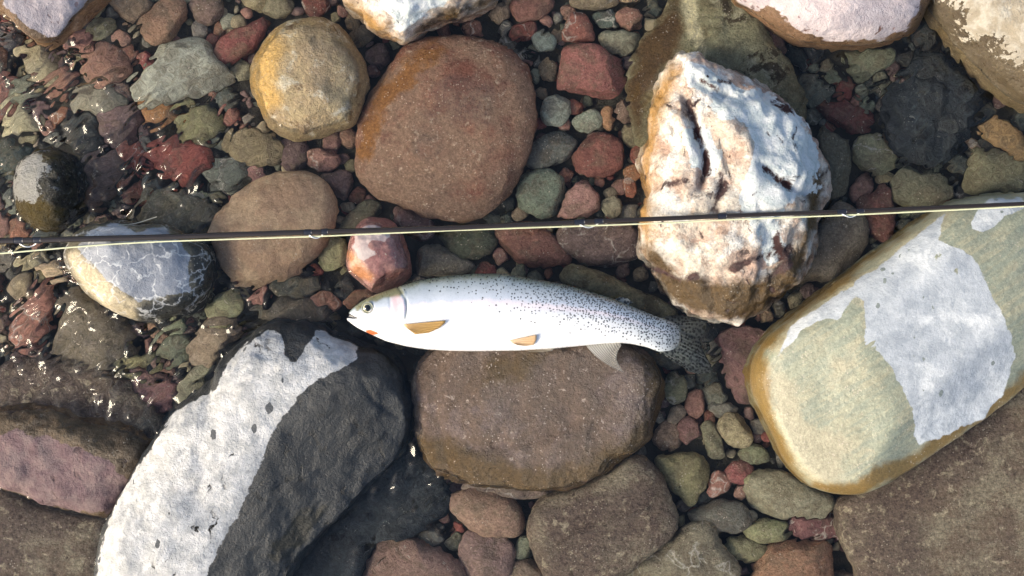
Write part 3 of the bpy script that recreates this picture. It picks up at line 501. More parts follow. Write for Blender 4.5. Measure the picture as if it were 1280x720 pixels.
# pebbles and stones traced one by one: label, colour, outline, lift above the bed
R_ = (0.23, 0.085, 0.07); PK = (0.30, 0.17, 0.135); MV = (0.20, 0.135, 0.12); GG = (0.185, 0.19, 0.14); OL = (0.235, 0.205, 0.125); GY = (0.17, 0.16, 0.135)
DK = (0.07, 0.075, 0.07); TN = (0.30, 0.23, 0.155); BE = (0.34, 0.29, 0.20); OR = (0.34, 0.17, 0.09); PG = (0.30, 0.33, 0.26); BG = (0.37, 0.36, 0.31)
peb = [
 ('large blue-grey pebble with tan edges, beside the ochre yellow boulder', BG, [(160,110),(168,90),(190,68),(212,50),(240,46),(262,54),(275,75),(292,95),(275,112),(240,122),(200,130),(175,134)], .022),
 ('long pinkish brown pebble tilted beside the large blue-grey pebble', PK, [(176,35),(182,20),(205,-2),(230,0),(233,20),(222,42),(200,56),(185,52)], .018),
 ('plain pinkish tan pebble next to the pale pink pointed rock', PK, [(95,88),(105,70),(128,56),(150,62),(162,85),(155,100),(135,106),(112,100)], .015),
 ('dull beige pebble with a dark underside beside the pinkish tan one', (0.27,0.25,0.19), [(90,130),(100,112),(125,103),(150,115),(152,130),(130,148),(105,146)], .015),
 ('mauve pebble beside the orange-red pebble under ripples', MV, [(122,150),(135,135),(160,132),(175,140),(172,165),(150,182),(130,178)], .016),
 ('small orange-red pebble under the large blue-grey one', OR, [(178,142),(188,132),(215,130),(230,140),(222,155),(200,162),(182,158)], .012),
 ('olive grey pebble with a ridge between orange-red and teal pebbles', OL, [(218,160),(230,140),(250,128),(270,138),(278,160),(262,180),(235,178)], .014),
 ('bright red angular pebble under ripples near the ochre yellow boulder', (0.30,0.10,0.075), [(180,190),(192,175),(205,165),(225,172),(245,178),(262,185),(265,200),(250,222),(232,232),(205,220),(185,205)], .02),
 ('dark blue-grey pebble beside the mauve pebble', DK, [(80,165),(95,150),(115,152),(124,170),(118,190),(95,192)], .014),
 ('red oblong pebble leaning towards the ochre yellow boulder', R_, [(268,72),(275,50),(295,35),(315,25),(330,20),(335,38),(320,60),(300,75),(280,82)], .018),
 ('dark red pebble beside the long pinkish brown one', MV, [(238,10),(245,-5),(270,-8),(280,10),(270,28),(250,30)], .012),
 ('olive grey rounded pebble beside the ochre yellow boulder', OL, [(325,8),(335,-8),(360,-6),(368,10),(352,24),(335,22)], .014),
 ('mottled mauve pebble running under the rod by the mossy half-white rock', MV, [(102,225),(110,200),(130,190),(152,192),(155,210),(140,240),(118,262),(104,255)], .018),
 ('long dim grey-brown stone beside the veined grey rock', (0.17,0.15,0.115), [(160,262),(180,240),(220,235),(255,250),(275,268),(262,288),(220,292),(180,285)], .018),
 ('salmon pink pebble lying by the taupe slab', (0.36,0.19,0.14), [(12,430),(18,400),(30,375),(45,358),(62,360),(65,385),(55,415),(38,435),(20,440)], .018),
 ('wide dim grey pebble under ripples beside the salmon pink pebble', (0.18,0.155,0.125), [(68,445),(72,400),(92,365),(115,375),(150,395),(168,420),(160,445),(140,462),(100,468)], .02),
 ('rosy pebble beside the ringed grey-green pebble', (0.28,0.16,0.14), [(162,480),(175,470),(200,470),(222,485),(220,505),(200,522),(180,510)], .018),
 ('yellowish olive pebble against the rosy pebble', (0.29,0.26,0.14), [(135,455),(150,440),(190,440),(200,455),(185,468),(150,470)], .015),
 ('grey-green pebble with a faint pale ring', GG, [(195,430),(210,418),(232,420),(240,435),(225,452),(200,450)], .016),
 ('beige pebble bent by ripples beside the veined grey rock', BE, [(250,380),(265,365),(290,358),(305,372),(300,395),(275,405),(255,392)], .02),
 ('brown-beige stone against the shoulder of the pale crusted rock', (0.30,0.25,0.17), [(235,445),(250,412),(275,398),(298,410),(288,430),(258,458)], .026),
 ('buff stone tucked into the edge of the pale crusted rock', BE, [(222,490),(236,465),(262,455),(270,468),(250,488),(228,505)], .028),
 ('dark grey rounded stone beside the notch of the pale crusted rock', (0.10,0.095,0.085), [(325,395),(345,378),(380,372),(410,385),(415,402),(385,408),(345,408)], .03),
 ('small pink pebble near the trout\'s snout', PK, [(390,378),(400,368),(420,370),(428,385),(412,394),(396,390)], .026),
 ('rust brown pebble touching the trout\'s snout', (0.24,0.13,0.09), [(428,378),(440,362),(462,360),(470,368),(450,380),(436,386)], .026),
 ('dark green-grey pebble beside the tan oval boulder', DK, [(338,358),(360,345),(390,345),(400,358),(385,372),(350,372)], .018),
 ('olive grey pebble between the tan oval boulder and ochre yellow boulder', OL, [(280,185),(290,165),(320,162),(350,175),(355,195),(335,208),(305,205)], .016),
 ('teal green pebble beside the bright red angular pebble', (0.15,0.185,0.15), [(255,222),(265,200),(290,195),(312,205),(315,220),(295,232),(270,235)], .014),
 ('reddish tan pebble beside the tan oval boulder', PK, [(308,215),(318,207),(330,212),(335,228),(320,238),(310,230)], .014),
 ('pinkish oval pebble beside the tan oval boulder', PK, [(380,200),(388,188),(410,185),(425,195),(420,210),(400,215)], .016),
 ('mauve pebble with pale streaks between tan oval and red-brown boulders', MV, [(402,222),(415,212),(436,215),(442,235),(430,250),(416,240)], .016),
 ('dark olive stone beside the pink and white rock', (0.13,0.12,0.08), [(425,287),(440,262),(465,250),(478,260),(462,278),(440,292)], .02),
 ('pale grained beige pebble between tan oval boulder and pink and white rock', BE, [(398,320),(405,300),(425,297),(435,305),(434,335),(415,340),(400,335)], .022),
 ('mauve grey stone beside the big red-brown boulder', MV, [(485,262),(500,258),(530,270),(545,285),(535,300),(515,300),(500,285)], .02),
 ('green-grey stone beside the trout\'s back', GG, [(517,335),(522,312),(545,305),(570,318),(592,332),(570,345),(530,345)], .02),
 ('dark green-black rough stone under the rod beside the red-brown boulder', (0.085,0.09,0.07), [(545,300),(560,285),(590,282),(618,288),(620,310),(600,325),(565,322)], .018),
 ('dull red flat stone under the rod', (0.22,0.11,0.09), [(620,290),(640,278),(680,285),(705,305),(712,328),(680,334),(645,330),(625,312)], .02),
 ('dark mauve broad stone beside the jagged white rock', (0.15,0.115,0.11), [(695,290),(710,278),(760,276),(795,285),(800,310),(788,330),(755,335),(725,327),(700,310)], .024),
 ('grey-green round pebble with whitish fringes', (0.17,0.18,0.15), [(645,240),(650,222),(668,211),(690,212),(705,225),(708,245),(698,265),(680,275),(660,268),(648,255)], .022),
 ('pink wedge-shaped pebble touching the rod', (0.34,0.20,0.165), [(697,270),(705,250),(720,228),(738,226),(748,245),(749,265),(735,272),(705,273)], .026),
 ('small grey olive pebble beside the pink wedge-shaped pebble', (0.25,0.24,0.18), [(751,258),(758,248),(770,245),(779,255),(775,268),(760,272)], .022),
 ('dark red oval stone beside the pink wedge-shaped pebble', (0.21,0.085,0.08), [(712,200),(722,180),(740,167),(765,168),(782,182),(785,200),(772,215),(745,222),(722,215)], .024),
 ('dim grey stone between red-brown boulder and dark red oval stone', (0.13,0.135,0.115), [(658,205),(665,180),(690,165),(718,172),(722,190),(700,205),(675,212)], .018),
 ('small olive grey pebble against the jagged white rock', OL, [(777,165),(785,155),(800,160),(802,180),(790,186),(780,178)], .02),
 ('small red pebble against the jagged white rock', R_, [(788,190),(795,182),(808,182),(812,198),(800,206),(790,203)], .022),
 ('small orange pebble against the jagged white rock', OR, [(779,212),(790,205),(803,207),(804,220),(793,226),(781,222)], .022),
 ('small brick red pebble beside the small orange one', (0.30,0.12,0.085), [(779,228),(787,220),(795,230),(793,245),(783,247)], .022),
 ('large dusty red four-sided stone', (0.27,0.115,0.10), [(697,105),(700,78),(708,55),(735,53),(755,62),(778,82),(780,105),(770,118),(752,125),(725,118),(700,112)], .03),
 ('dusty red triangular pebble against the four-sided red stone', (0.26,0.10,0.085), [(703,50),(708,28),(718,14),(732,20),(742,35),(742,50),(725,54)], .022),
 ('pale grey-green flat pebble beside the red triangular pebble', (0.23,0.24,0.18), [(747,48),(755,40),(780,38),(800,45),(800,62),(785,70),(760,66)], .018),
 ('dark green-grey pebble beside the pale grey-green flat one', (0.11,0.125,0.105), [(740,22),(752,12),(770,14),(772,32),(752,36)], .016),
 ('salmon red pebble beside the dark green-grey pebble', (0.29,0.14,0.11), [(770,28),(772,12),(790,8),(803,18),(800,32),(785,38)], .018),
 ('dark purple pebble by the olive ledge', (0.09,0.07,0.075), [(778,75),(790,70),(803,78),(800,92),(785,92)], .014),
 ('whitish green pebble beside the four-sided red stone', (0.34,0.37,0.30), [(675,140),(682,122),(698,118),(713,125),(712,145),(700,158),(682,155)], .024),
 ('pale green oval pebble next to the finger-shaped orange pebble', (0.28,0.31,0.23), [(715,152),(728,140),(745,137),(752,148),(748,162),(728,165)], .022),
 ('narrow finger-shaped orange tan pebble standing upright', (0.34,0.21,0.11), [(751,140),(757,131),(764,135),(767,155),(762,165),(754,160)], .02),
 ('brown rounded pebble next to the finger-shaped orange pebble', (0.23,0.15,0.105), [(765,132),(778,120),(790,130),(788,150),(775,157)], .02),
 ('small teal grey pebble beside the big red-brown boulder\'s rim', (0.17,0.20,0.18), [(665,55),(668,43),(685,40),(695,50),(692,65),(675,68)], .018),
 ('wide brick red stone beside the small teal grey pebble', (0.25,0.12,0.105), [(638,10),(650,-8),(690,-5),(692,8),(680,20),(650,25)], .02),
 ('dark wine red pebble under the wide brick red stone', (0.16,0.06,0.055), [(640,35),(655,25),(672,30),(670,48),(655,55),(642,50)], .016),
 ('tan brown pebble between red-brown boulder and four-sided red stone', TN, [(673,85),(685,73),(697,80),(693,100),(680,100)], .014),
 ('yellow olive flat pebble beside the dark green-grey one', OL, [(710,0),(725,-10),(765,-8),(770,5),(750,12),(720,10)], .02),
 ('glossy brown rounded stone beside the smooth pale pink boulder', (0.20,0.13,0.10), [(915,50),(925,32),(945,25),(975,35),(985,55),(975,75),(950,82),(925,75)], .034),
 ('flat olive-grey stone under the smooth pale pink boulder', (0.19,0.19,0.13), [(1055,70),(1075,58),(1115,58),(1125,75),(1110,90),(1075,105),(1060,90)], .022),
 ('dim red stone in the dark water beside the jagged white rock', (0.15,0.065,0.05), [(1022,130),(1050,125),(1090,145),(1080,165),(1050,160),(1030,145)], .016),
 ('dim grey-green stone along the jagged white rock', (0.14,0.135,0.11), [(1020,170),(1040,158),(1060,170),(1065,200),(1055,240),(1035,250),(1022,220)], .02),
 ('light olive pebble in the dark current', (0.23,0.22,0.14), [(1065,185),(1085,168),(1110,180),(1120,205),(1100,220),(1075,210)], .02),
 ('orange-brown stone at the foot of the speckled beige boulder', (0.30,0.18,0.10), [(1225,155),(1240,147),(1262,155),(1278,175),(1292,200),(1275,205),(1255,190),(1235,175)], .026),
 ('grey-olive stone beside the orange-brown stone', (0.19,0.17,0.12), [(1208,210),(1215,185),(1245,190),(1280,205),(1300,230),(1270,243),(1235,245),(1210,240)], .024),
 ('grey stone just beside the green banded rock', (0.16,0.15,0.115), [(1115,225),(1125,210),(1160,212),(1185,225),(1195,245),(1170,258),(1130,258),(1115,245)], .022),
 ('tall grey-beige stone between jagged white rock and green banded rock', (0.24,0.215,0.16), [(995,345),(1000,310),(1025,270),(1045,255),(1070,262),(1085,285),(1075,320),(1055,350),(1025,360),(1000,355)], .03),
 ('dim red-brown stone beside the tall grey-beige stone', (0.18,0.085,0.07), [(1070,255),(1090,240),(1105,230),(1115,245),(1118,280),(1110,305),(1085,290)], .02),
 ('wine brown wavy stone by the trout\'s tail', (0.19,0.11,0.105), [(893,425),(905,410),(935,408),(960,420),(945,450),(938,480),(945,505),(930,515),(915,490),(905,460)], .03),
 ('long beige-grey stone at the tip of the green banded rock', (0.29,0.245,0.185), [(928,612),(940,592),(970,585),(1005,600),(1042,618),(1040,635),(1015,645),(970,648),(940,635)], .024),
 ('orange stone with a pale seam beside the huge brown-grey slab', (0.31,0.185,0.11), [(938,730),(955,690),(975,675),(1010,675),(1038,682),(1040,705),(1030,765),(950,770)], .028),
 ('broad grey stone beside the green triangular pebble', (0.255,0.225,0.165), [(785,718),(820,685),(860,655),(885,655),(905,680),(922,715),(922,775),(780,775)], .034),
 ('green granular triangular pebble', (0.225,0.225,0.125), [(818,570),(835,567),(870,566),(888,575),(886,600),(872,622),(862,630),(845,618),(828,595)], .026),
 ('rounded crimson pebble beside a smaller salmon pebble', (0.25,0.105,0.095), [(905,590),(915,578),(930,575),(942,585),(940,600),(925,606),(910,602)], .022),
 ('small salmon pebble beside the green triangular pebble', (0.31,0.17,0.13), [(884,618),(890,595),(900,587),(915,600),(912,612),(897,620)], .022),
 ('dark grey oval stone beside the crimson pebble', (0.14,0.135,0.115), [(860,645),(880,628),(915,624),(938,640),(935,662),(905,668),(880,665)], .024),
 ('pinkish brown smooth stone beside the brown rock under the trout', (0.28,0.195,0.155), [(560,635),(568,615),(600,610),(640,622),(657,645),(650,668),(620,672),(580,660)], .03),
 ('mauve smooth stone between two pinkish stones', (0.22,0.165,0.145), [(570,695),(580,670),(605,665),(635,672),(645,695),(630,730),(590,730)], .026),
 ('large rosy brown stone beside the dark slate slab', (0.28,0.175,0.14), [(448,725),(470,685),(490,670),(520,675),(555,690),(582,718),(585,775),(455,785)], .03),
 ('small reddish stone beside the seamed stone', (0.22,0.15,0.12), [(632,715),(645,702),(670,700),(680,715),(675,740),(640,740)], .024),
 ('small greenish pebble wedged beside the seamed stone', GG, [(642,685),(650,672),(662,672),(664,692),(655,700),(645,697)], .024),
 ('grey ledge stone peeping from under the brown rock', (0.23,0.19,0.155), [(575,605),(600,596),(660,600),(700,608),(672,622),(630,624),(590,616)], .026),
 ('olive pebble beneath the trout\'s anal fin side', (0.22,0.20,0.13), [(828,478),(845,465),(858,478),(856,500),(840,506),(829,495)], .018),
 ('pinkish pebble with a dark mark beside the trout\'s tail', PK, [(856,505),(865,490),(880,490),(884,510),(872,522),(860,518)], .016),
 ('small deep pink pebble in the gravel beside the trout\'s tail', (0.25,0.125,0.115), [(846,535),(856,520),(870,525),(876,545),(862,555),(850,550)], .016),
 ('upright grey olive pebble in the gravel beside the trout\'s tail', (0.20,0.185,0.13), [(876,535),(885,524),(896,535),(906,565),(902,575),(886,570)], .02),
 ('beige chipped pebble in the gravel beside the trout\'s tail', BE, [(896,530),(905,515),(925,518),(940,540),(938,556),(922,562),(908,555)], .02),
 ('small green pebble beside the crimson pebble', GG, [(922,566),(935,556),(955,560),(962,575),(945,580),(930,578)], .018),
 ('grey pebble beside the beige chipped pebble', GY, [(885,512),(892,502),(915,505),(920,516),(900,522)], .014),
 ('pale ring-shaped pebble beside the long beige-grey stone', BE, [(930,600),(936,592),(945,595),(944,610),(934,612)], .03),
 ('olive plate-like pebble beside the dark grey oval stone', OL, [(903,688),(912,672),(940,672),(962,688),(950,702),(918,700)], .02),
 ('buff wavy pebble beside the orange stone with a pale seam', (0.28,0.25,0.16), [(930,660),(950,648),(980,652),(990,668),(962,678),(938,675)], .022),
 ('dark red streaked stone between long beige-grey stone and huge slab', (0.15,0.085,0.08), [(985,655),(1010,645),(1040,642),(1052,660),(1050,672),(1000,674)], .016),
]
POOL = 'stones lying on the riverbed'
used = {}
def pebble_obj(label, colr, poly, lift, seed, N=40, Mr=18, name='pebble', group=None, facets=3, n=2.6, cat='pebble'):
    pp = np.array(poly, float); r = math.sqrt(abs(poly_area(pp)) / math.pi) * S
    hh = min(max(r * 0.62, 0.005), 0.024)
    zs = BED + max(lift * 0.75, hh * 0.55); ztop = zs + hh
    ztop = min(ztop, -0.006); zs = min(zs, ztop - hh * 0.6)
    V, F, c, size = stone_verts(poly, zs, ztop, zs - hh, n, 30 if N > 50 else (20 if N > 30 else 14), 0.075, 3.2, facets, seed)
    me = mesh_from(name, V - c, F, M['pebble'], attrs={'dry': np.full(len(V), -3.0)})
    o = link(name, me, loc=tuple(c)); o.color = (*colr, 1.0); tag(o, label, cat, group); return o, ztop
for i, (lb, c_, pl, lift) in enumerate(peb):
    big = abs(poly_area(np.array(pl, float))) > 2500
    cj = np.array(c_) * rng.uniform(0.92, 1.08, 3)
    pebble_obj(lb, tuple(cj), pl, lift, 200 + i, 56 if big else 36, 26 if big else 16, 'stone' if ' stone' in lb else 'pebble', POOL, int(rng.integers(1, 5)), cat='stone' if ' stone' in lb else 'pebble')
    TRACED.append(np.array(pl, float))

# pebbles that fill the gaps: a coverage map in plan, then ever smaller stones
X0, X1, Y0, Y1, CS = -420, 1700, -360, 1080, 2
gw, gh = (X1 - X0) // CS, (Y1 - Y0) // CS
gx, gy = np.meshgrid(X0 + CS * (np.arange(gw) + .5), Y0 + CS * (np.arange(gh) + .5))
occ = np.zeros((gh, gw), bool)
def cells(x0, x1, y0, y1):
    return (slice(max(0, int((y0 - Y0) / CS)), max(0, min(gh, int((y1 - Y0) / CS) + 1))), slice(max(0, int((x0 - X0) / CS)), max(0, min(gw, int((x1 - X0) / CS) + 1))))
def stamp(poly):
    s = cells(poly[:, 0].min(), poly[:, 0].max(), poly[:, 1].min(), poly[:, 1].max())
    sub = np.stack([gx[s].ravel(), gy[s].ravel()], 1)
    if len(sub): occ[s] |= (poly_sdf(poly, sub) > 0).reshape(gx[s].shape)
for p in TRACED: stamp(p)
PAL = [('reddish', R_), ('pinkish', PK), ('mauve', MV), ('grey-green', GG), ('olive', OL), ('grey', GY), ('dark', DK), ('tan', TN), ('beige', BE), ('rusty', (0.24, 0.12, 0.08))]
fill = []
for rad, tries in ((26, 500), (21, 1100), (17, 2200), (13, 4500), (10, 9000), (7.5, 12000)):
    for _ in range(tries):
        x, y = rng.uniform(X0 + 30, X1 - 30), rng.uniform(Y0 + 30, Y1 - 30)
        inframe = -20 < x < 1300 and -20 < y < 740
        cxi, cyi = int((x - X0) / CS), int((y - Y0) / CS)
        if occ[cyi, cxi]: continue
        r = rad * rng.uniform(0.85, 1.15)
        s = cells(x - r, x + r, y - r, y + r); dd = (gx[s] - x) ** 2 + (gy[s] - y) ** 2 < r * r
        if (occ[s] & dd).sum() > dd.sum() * (0.12 if rad > 12 else 0.22): continue
        k = int(rng.integers(7, 10)); a0 = rng.uniform(0, 6.28); asp = rng.uniform(0.68, 1.0); rot = rng.uniform(0, 3.14)
        th = a0 + np.arange(k) * 2 * math.pi / k + rng.uniform(-0.15, 0.15, k); rr = r * 1.12 * rng.uniform(0.85, 1.12, k)
        ex, ey = rr * np.cos(th), rr * np.sin(th) * asp
        poly = np.stack([x + ex * math.cos(rot) - ey * math.sin(rot), y + ex * math.sin(rot) + ey * math.cos(rot)], 1)
        fill.append((r, inframe, x, y, poly)); occ[s] |= dd
vis = sorted([f for f in fill if f[1]], key=lambda f: -f[0])
single = vis[:185]; rest = vis[185:] + [f for f in fill if not f[1]]
def palette_at(x, y):
    w = np.array([1.2, 1.3, 1.3, 1.2, 1.2, 1.2, 1.2, 0.8, 0.8, 0.8])
    if x > 1000 and y < 330: w = np.array([0.3, 0.2, 0.5, 1.0, 1.2, 1.5, 2.5, 0.2, 0.2, 0.4])
    if 320 < x < 540 and 330 < y < 460: w = np.array([0.2, 0.2, 0.6, 0.6, 0.6, 1.2, 3, 0.2, 0.1, 0.3])
    return int(rng.choice(len(PAL), p=w / w.sum()))
for i, (r, _, x, y, poly) in enumerate(single):
    k = palette_at(x, y); cname, cc = PAL[k]; cc = tuple(np.array(cc) * (1.35 if x < 330 else 1.0) * rng.uniform(0.75, 1.15) * rng.uniform(0.93, 1.07, 3))
    near = min(LAND, key=lambda L: np.min(np.linalg.norm(L[1] - (x, y), axis=1)))[0]
    sizew = 'tiny' if r < 11 else ('small' if r < 18 else 'middling')
    lb = f'{sizew} {cname} riverbed pebble under water next to the {near}'
    pebble_obj(lb, cc, poly, rng.uniform(0.004, 0.016), 900 + i, 26, 12, 'pebble', f'{sizew} {cname} riverbed pebbles by the {near}', int(rng.integers(1, 4)))
# the uncountable rest: one gravel sheet of real pebbles
gravel_mats = []
for nm_, cc in PAL: gravel_mats.append(stone_mat('gravel_' + nm_.replace('-', '_'), cc, tuple(np.array(cc) * 0.7), mott=70, wetmul=0.85, bump=0.3))
GV, GF, GM = [], [], []; base = 0
GN, GR = 9, 4
gf = ring_faces(GN, GR)
def gravel_stone(x, y, r, poly, lift):
    global base
    hh = r * S * rng.uniform(0.55, 0.8); zs = BED + lift
    W = np.array([P(a, b, zs)[:2] for a, b in smooth_closed(poly, GN)]); C = W.mean(0)
    for ph in np.linspace(math.pi / 2, -math.pi / 2, GR + 2)[1:-1]:
        k = math.cos(ph) ** 0.8; s = math.copysign(abs(math.sin(ph)) ** 0.8, ph)
        GV.append(np.column_stack([C + (W - C) * k, zs + hh * s + rng.uniform(-0.06, 0.06, GN) * hh]))
    GV.append(np.array([[*C, zs + hh], [*C, zs - hh]]))
    GF.extend([tuple(q + base for q in f) for f in gf]); m = palette_at(x, y); GM.extend([m] * len(gf)); base += GN * GR + 2
for (r, _, x, y, poly) in rest: gravel_stone(x, y, r, poly, rng.uniform(0.002, 0.010))
for _ in range(5200):
    x, y = rng.uniform(X0, X1), rng.uniform(Y0, Y1); r = rng.uniform(4, 8)
    th = np.sort(rng.uniform(0, 6.28, 7)); th = np.arange(6) * 1.047 + rng.uniform(-.2, .2, 6)
    poly = np.stack([x + r * np.cos(th) * rng.uniform(.7, 1.1, 6), y + r * np.sin(th) * rng.uniform(.7, 1.1, 6)], 1)
    gravel_stone(x, y, r, poly, rng.uniform(-0.002, 0.002))
gme = mesh_from('gravel', np.vstack(GV), GF, gravel_mats, attrs={'dry': np.full(base, -3.0)})
gme.polygons.foreach_set('material_index', GM)
gobj = link('gravel', gme); tag(gobj, 'fine mixed gravel filling the gaps of the riverbed', 'gravel', kind='stuff')
# ground sheet
m, t = nt('silt'); g = G(t); tc = g.n('ShaderNodeTexCoord').outputs['Object']; b = g.n('ShaderNodeBsdfPrincipled')
g.put(b.inputs['Base Color'], g.mix(g.noise(tc, 60, 8, 0.7), (0.05, 0.045, 0.035), (0.13, 0.115, 0.085))); b.inputs['Roughness'].default_value = 0.95
bp = g.n('ShaderNodeBump'); bp.inputs['Distance'].default_value = 0.004; g.put(bp.inputs['Height'], g.noise(tc, 180, 6, 0.7)); t.links.new(bp.outputs[0], b.inputs['Normal'])
t.links.new(b.outputs[0], g.n('ShaderNodeOutputMaterial').inputs[0])
xs = np.concatenate([np.linspace(-12, -1.2, 12), np.linspace(-1.1, 1.1, 60), np.linspace(1.2, 12, 12)])
XX, YY = np.meshgrid(xs, xs); nn_ = len(xs)
ZZ = BED - 0.003 + 0.004 * perlin(np.stack([XX.ravel() * 12, YY.ravel() * 12, XX.ravel() * 0], 1))
bf = [(j * nn_ + i, j * nn_ + i + 1, (j + 1) * nn_ + i + 1, (j + 1) * nn_ + i) for j in range(nn_ - 1) for i in range(nn_ - 1)]
rb = link('riverbed', mesh_from('riverbed', np.column_stack([XX.ravel(), YY.ravel(), ZZ]), bf, m)); tag(rb, 'silty river bottom under the stones', 'riverbed', kind='structure')

# ------------------------------------------------------------------ stone height lookup (for water line and rod)
bv, bfc, off = [], [], 0
for V, F in STONES:
    bv.append(V); bfc.extend([tuple(q + off for q in f) for f in F]); off += len(V)
bvh = BVHTree.FromPolygons([tuple(v) for v in np.vstack(bv)], bfc)
def stone_top(x, y):
    h = bvh.ray_cast(Vector((x, y, 1.0)), Vector((0, 0, -1)))
    return h[0].z if h[0] is not None else -1.0

# ------------------------------------------------------------------ water
STEP = 0.0014
fx = np.arange(-0.60, 0.6001, STEP); fy = np.arange(-0.36, 0.3601, STEP)
ox = np.array([0.63, 0.7, 0.9, 1.4, 2.5, 5, 12]); oy = np.array([0.385, 0.45, 0.6, 1.0, 2.2, 5, 12])
xs = np.concatenate([-ox[::-1], fx, ox]); ys = np.concatenate([-oy[::-1], fy, oy])
XX, YY = np.meshgrid(xs, ys); x = XX.ravel(); y = YY.ravel(); pxx = 640 + x / S; pyy = 360 - y / S
mask = np.full(len(x), 0.11) + 0.10 * np.clip(perlin(np.stack([x * 7, y * 7, x * 0 + 2.2], 1)) + 0.2, 0, 1)
for (a, b_, r, amp) in [(40,140,160,1.),(170,190,120,1.),(200,120,70,.6),(60,400,130,1.),(150,450,120,1.),(230,245,90,.8),(300,170,90,.5),(330,110,50,.4),(285,400,70,.9),(390,370,70,.6),(1160,130,100,.9),(1060,100,60,.7),
                        (1240,200,70,.5),(870,40,70,.6),(805,110,50,1.),(900,60,50,.6),(520,600,75,.9),(470,640,80,.7),(560,690,60,.3),(655,50,45,.45),(890,440,40,.8),(925,475,35,.6),(290,100,60,.25),(440,60,40,.4),(630,300,60,.15),(1010,660,40,.5)]:
    mask = np.maximum(mask, amp * np.exp(-(((pxx - a) ** 2 + (pyy - b_) ** 2) / (r * r)) ** 1.3))
ca, sa = math.cos(math.radians(35)), math.sin(math.radians(35))
u_ = x * ca + y * sa; v_ = -x * sa + y * ca
wob = 0.006 * perlin(np.stack([x * 25, y * 25, x * 0 + 3.3], 1))
w1 = perlin(np.stack([u_ / 0.034 + wob * 60, v_ / 0.020, x * 0 + 1.7], 1))
w2 = perlin(np.stack([(u_ + wob) / 0.017, (v_ + wob) / 0.009, x * 0 + 5.1], 1))
w3 = perlin(np.stack([(u_ + wob) / 0.0125, (v_ + 2 * wob) / 0.0055, x * 0 + 8.4], 1))
w4 = perlin(np.stack([(v_ + wob) / 0.014, (u_ + 2.5 * wob) / 0.0045, x * 0 + 4.4], 1))
Z = mask * (0.0042 * w1 + 0.0032 * w2 + 0.0019 * w3 + 0.0009 * w4)
# meniscus: the water climbs a little where it meets stone
land = np.zeros(XX.shape, bool)
for j in range(len(oy), len(ys) - len(oy), 2):
    for i in range(len(ox), len(xs) - len(ox), 2):
        if stone_top(XX[j, i], YY[j, i]) > 0.0: land[j:j + 2, i:i + 2] = True
d = np.where(land, 0.0, 99.0)
for k in range(5):
    p = np.pad(d, 1, constant_values=99)
    d = np.minimum.reduce([d, p[:-2, 1:-1] + 1, p[2:, 1:-1] + 1, p[1:-1, :-2] + 1, p[1:-1, 2:] + 1, p[:-2, :-2] + 1.41, p[2:, 2:] + 1.41, p[:-2, 2:] + 1.41, p[2:, :-2] + 1.41])
Z = Z + 0.0014 * np.exp(-(d.ravel() * STEP) / 0.0026)
nx, ny = len(xs), len(ys)
idx = np.arange(nx * ny).reshape(ny, nx)
q = np.stack([idx[:-1, :-1].ravel(), idx[:-1, 1:].ravel(), idx[1:, 1:].ravel(), idx[1:, :-1].ravel()], 1)
me = bpy.data.meshes.new('water'); me.vertices.add(nx * ny); me.vertices.foreach_set('co', np.column_stack([x, y, Z]).astype(np.float32).ravel())
me.loops.add(q.size); me.loops.foreach_set('vertex_index', q.ravel().astype(np.int32)); me.polygons.add(len(q))
me.polygons.foreach_set('loop_start', np.arange(0, q.size, 4, dtype=np.int32)); me.polygons.foreach_set('use_smooth', np.ones(len(q), bool)); me.update(calc_edges=True); me.validate()
m, t = nt('river_water'); g = G(t); gl = g.n('ShaderNodeBsdfGlass'); gl.inputs['IOR'].default_value = 1.333; gl.inputs['Roughness'].default_value = 0.0; gl.inputs['Color'].default_value = (0.965, 0.975, 0.955, 1)
t.links.new(gl.outputs[0], g.n('ShaderNodeOutputMaterial').inputs[0]); me.materials.append(m)
water = link('water', me); tag(water, 'clear shallow river water rippling over the stones', 'water', kind='structure')

# ------------------------------------------------------------------ trout
def curve(xs_, pts):
    pts = np.array(pts, float); t = np.linspace(pts[0, 0], pts[-1, 0], 600); v = np.interp(t, pts[:, 0], pts[:, 1])
    k = np.hanning(23); k /= k.sum(); v = np.convolve(np.pad(v, 11, mode='edge'), k, 'valid'); return np.interp(xs_, t, v)
top_pts = [(434,396),(437,388.5),(443,383),(450,378),(462,371),(475,366),(488,361.5),(500,357.5),(525,350),(558,345),(595,342),(630,342),(663,348),(700,354),(730,362),(766,373),(802,388),(822,396),(840,402),(852,408)]
bot_pts = [(434,398),(437,403),(447,410),(456,414.5),(465,418.5),(483,426.7),(508,433),(532,436.7),(560,438.5),(595,439),(647,438.3),(688,436),(730,432),(755,429.5),(773,428.7),(790,430),(809,434),(824,440),(840,438),(852,430)]
th_pts = [(434,1),(438,4),(446,8),(460,13),(480,17),(510,21.5),(560,25),(610,26),(670,24),(730,19),(780,13.5),(820,8.5),(840,5.5),(852,2)]
zc_pts = [(434,.024),(480,.021),(540,.018),(700,.017),(760,.014),(800,.009),(830,.003),(852,-.003)]
fxs = np.concatenate([np.linspace(434, 470, 60), np.linspace(471, 850, 260)])
FT, FB, FH, FZ = (curve(fxs, p) for p in (top_pts, bot_pts, th_pts, zc_pts))
FT[:3] = [395.5, 393, 391]; FB[:3] = [399, 400.5, 402]
def fish_z(px, py):
    a = np.interp(px, fxs, FT); b = np.interp(px, fxs, FB); h = np.interp(px, fxs, FH) * S
    c = np.clip((py - (a + b) / 2) / ((b - a) / 2), -1, 1)
    return np.interp(px, fxs, FZ) + h * (1 - np.abs(c) ** 2.2) ** (1 / 2.2)
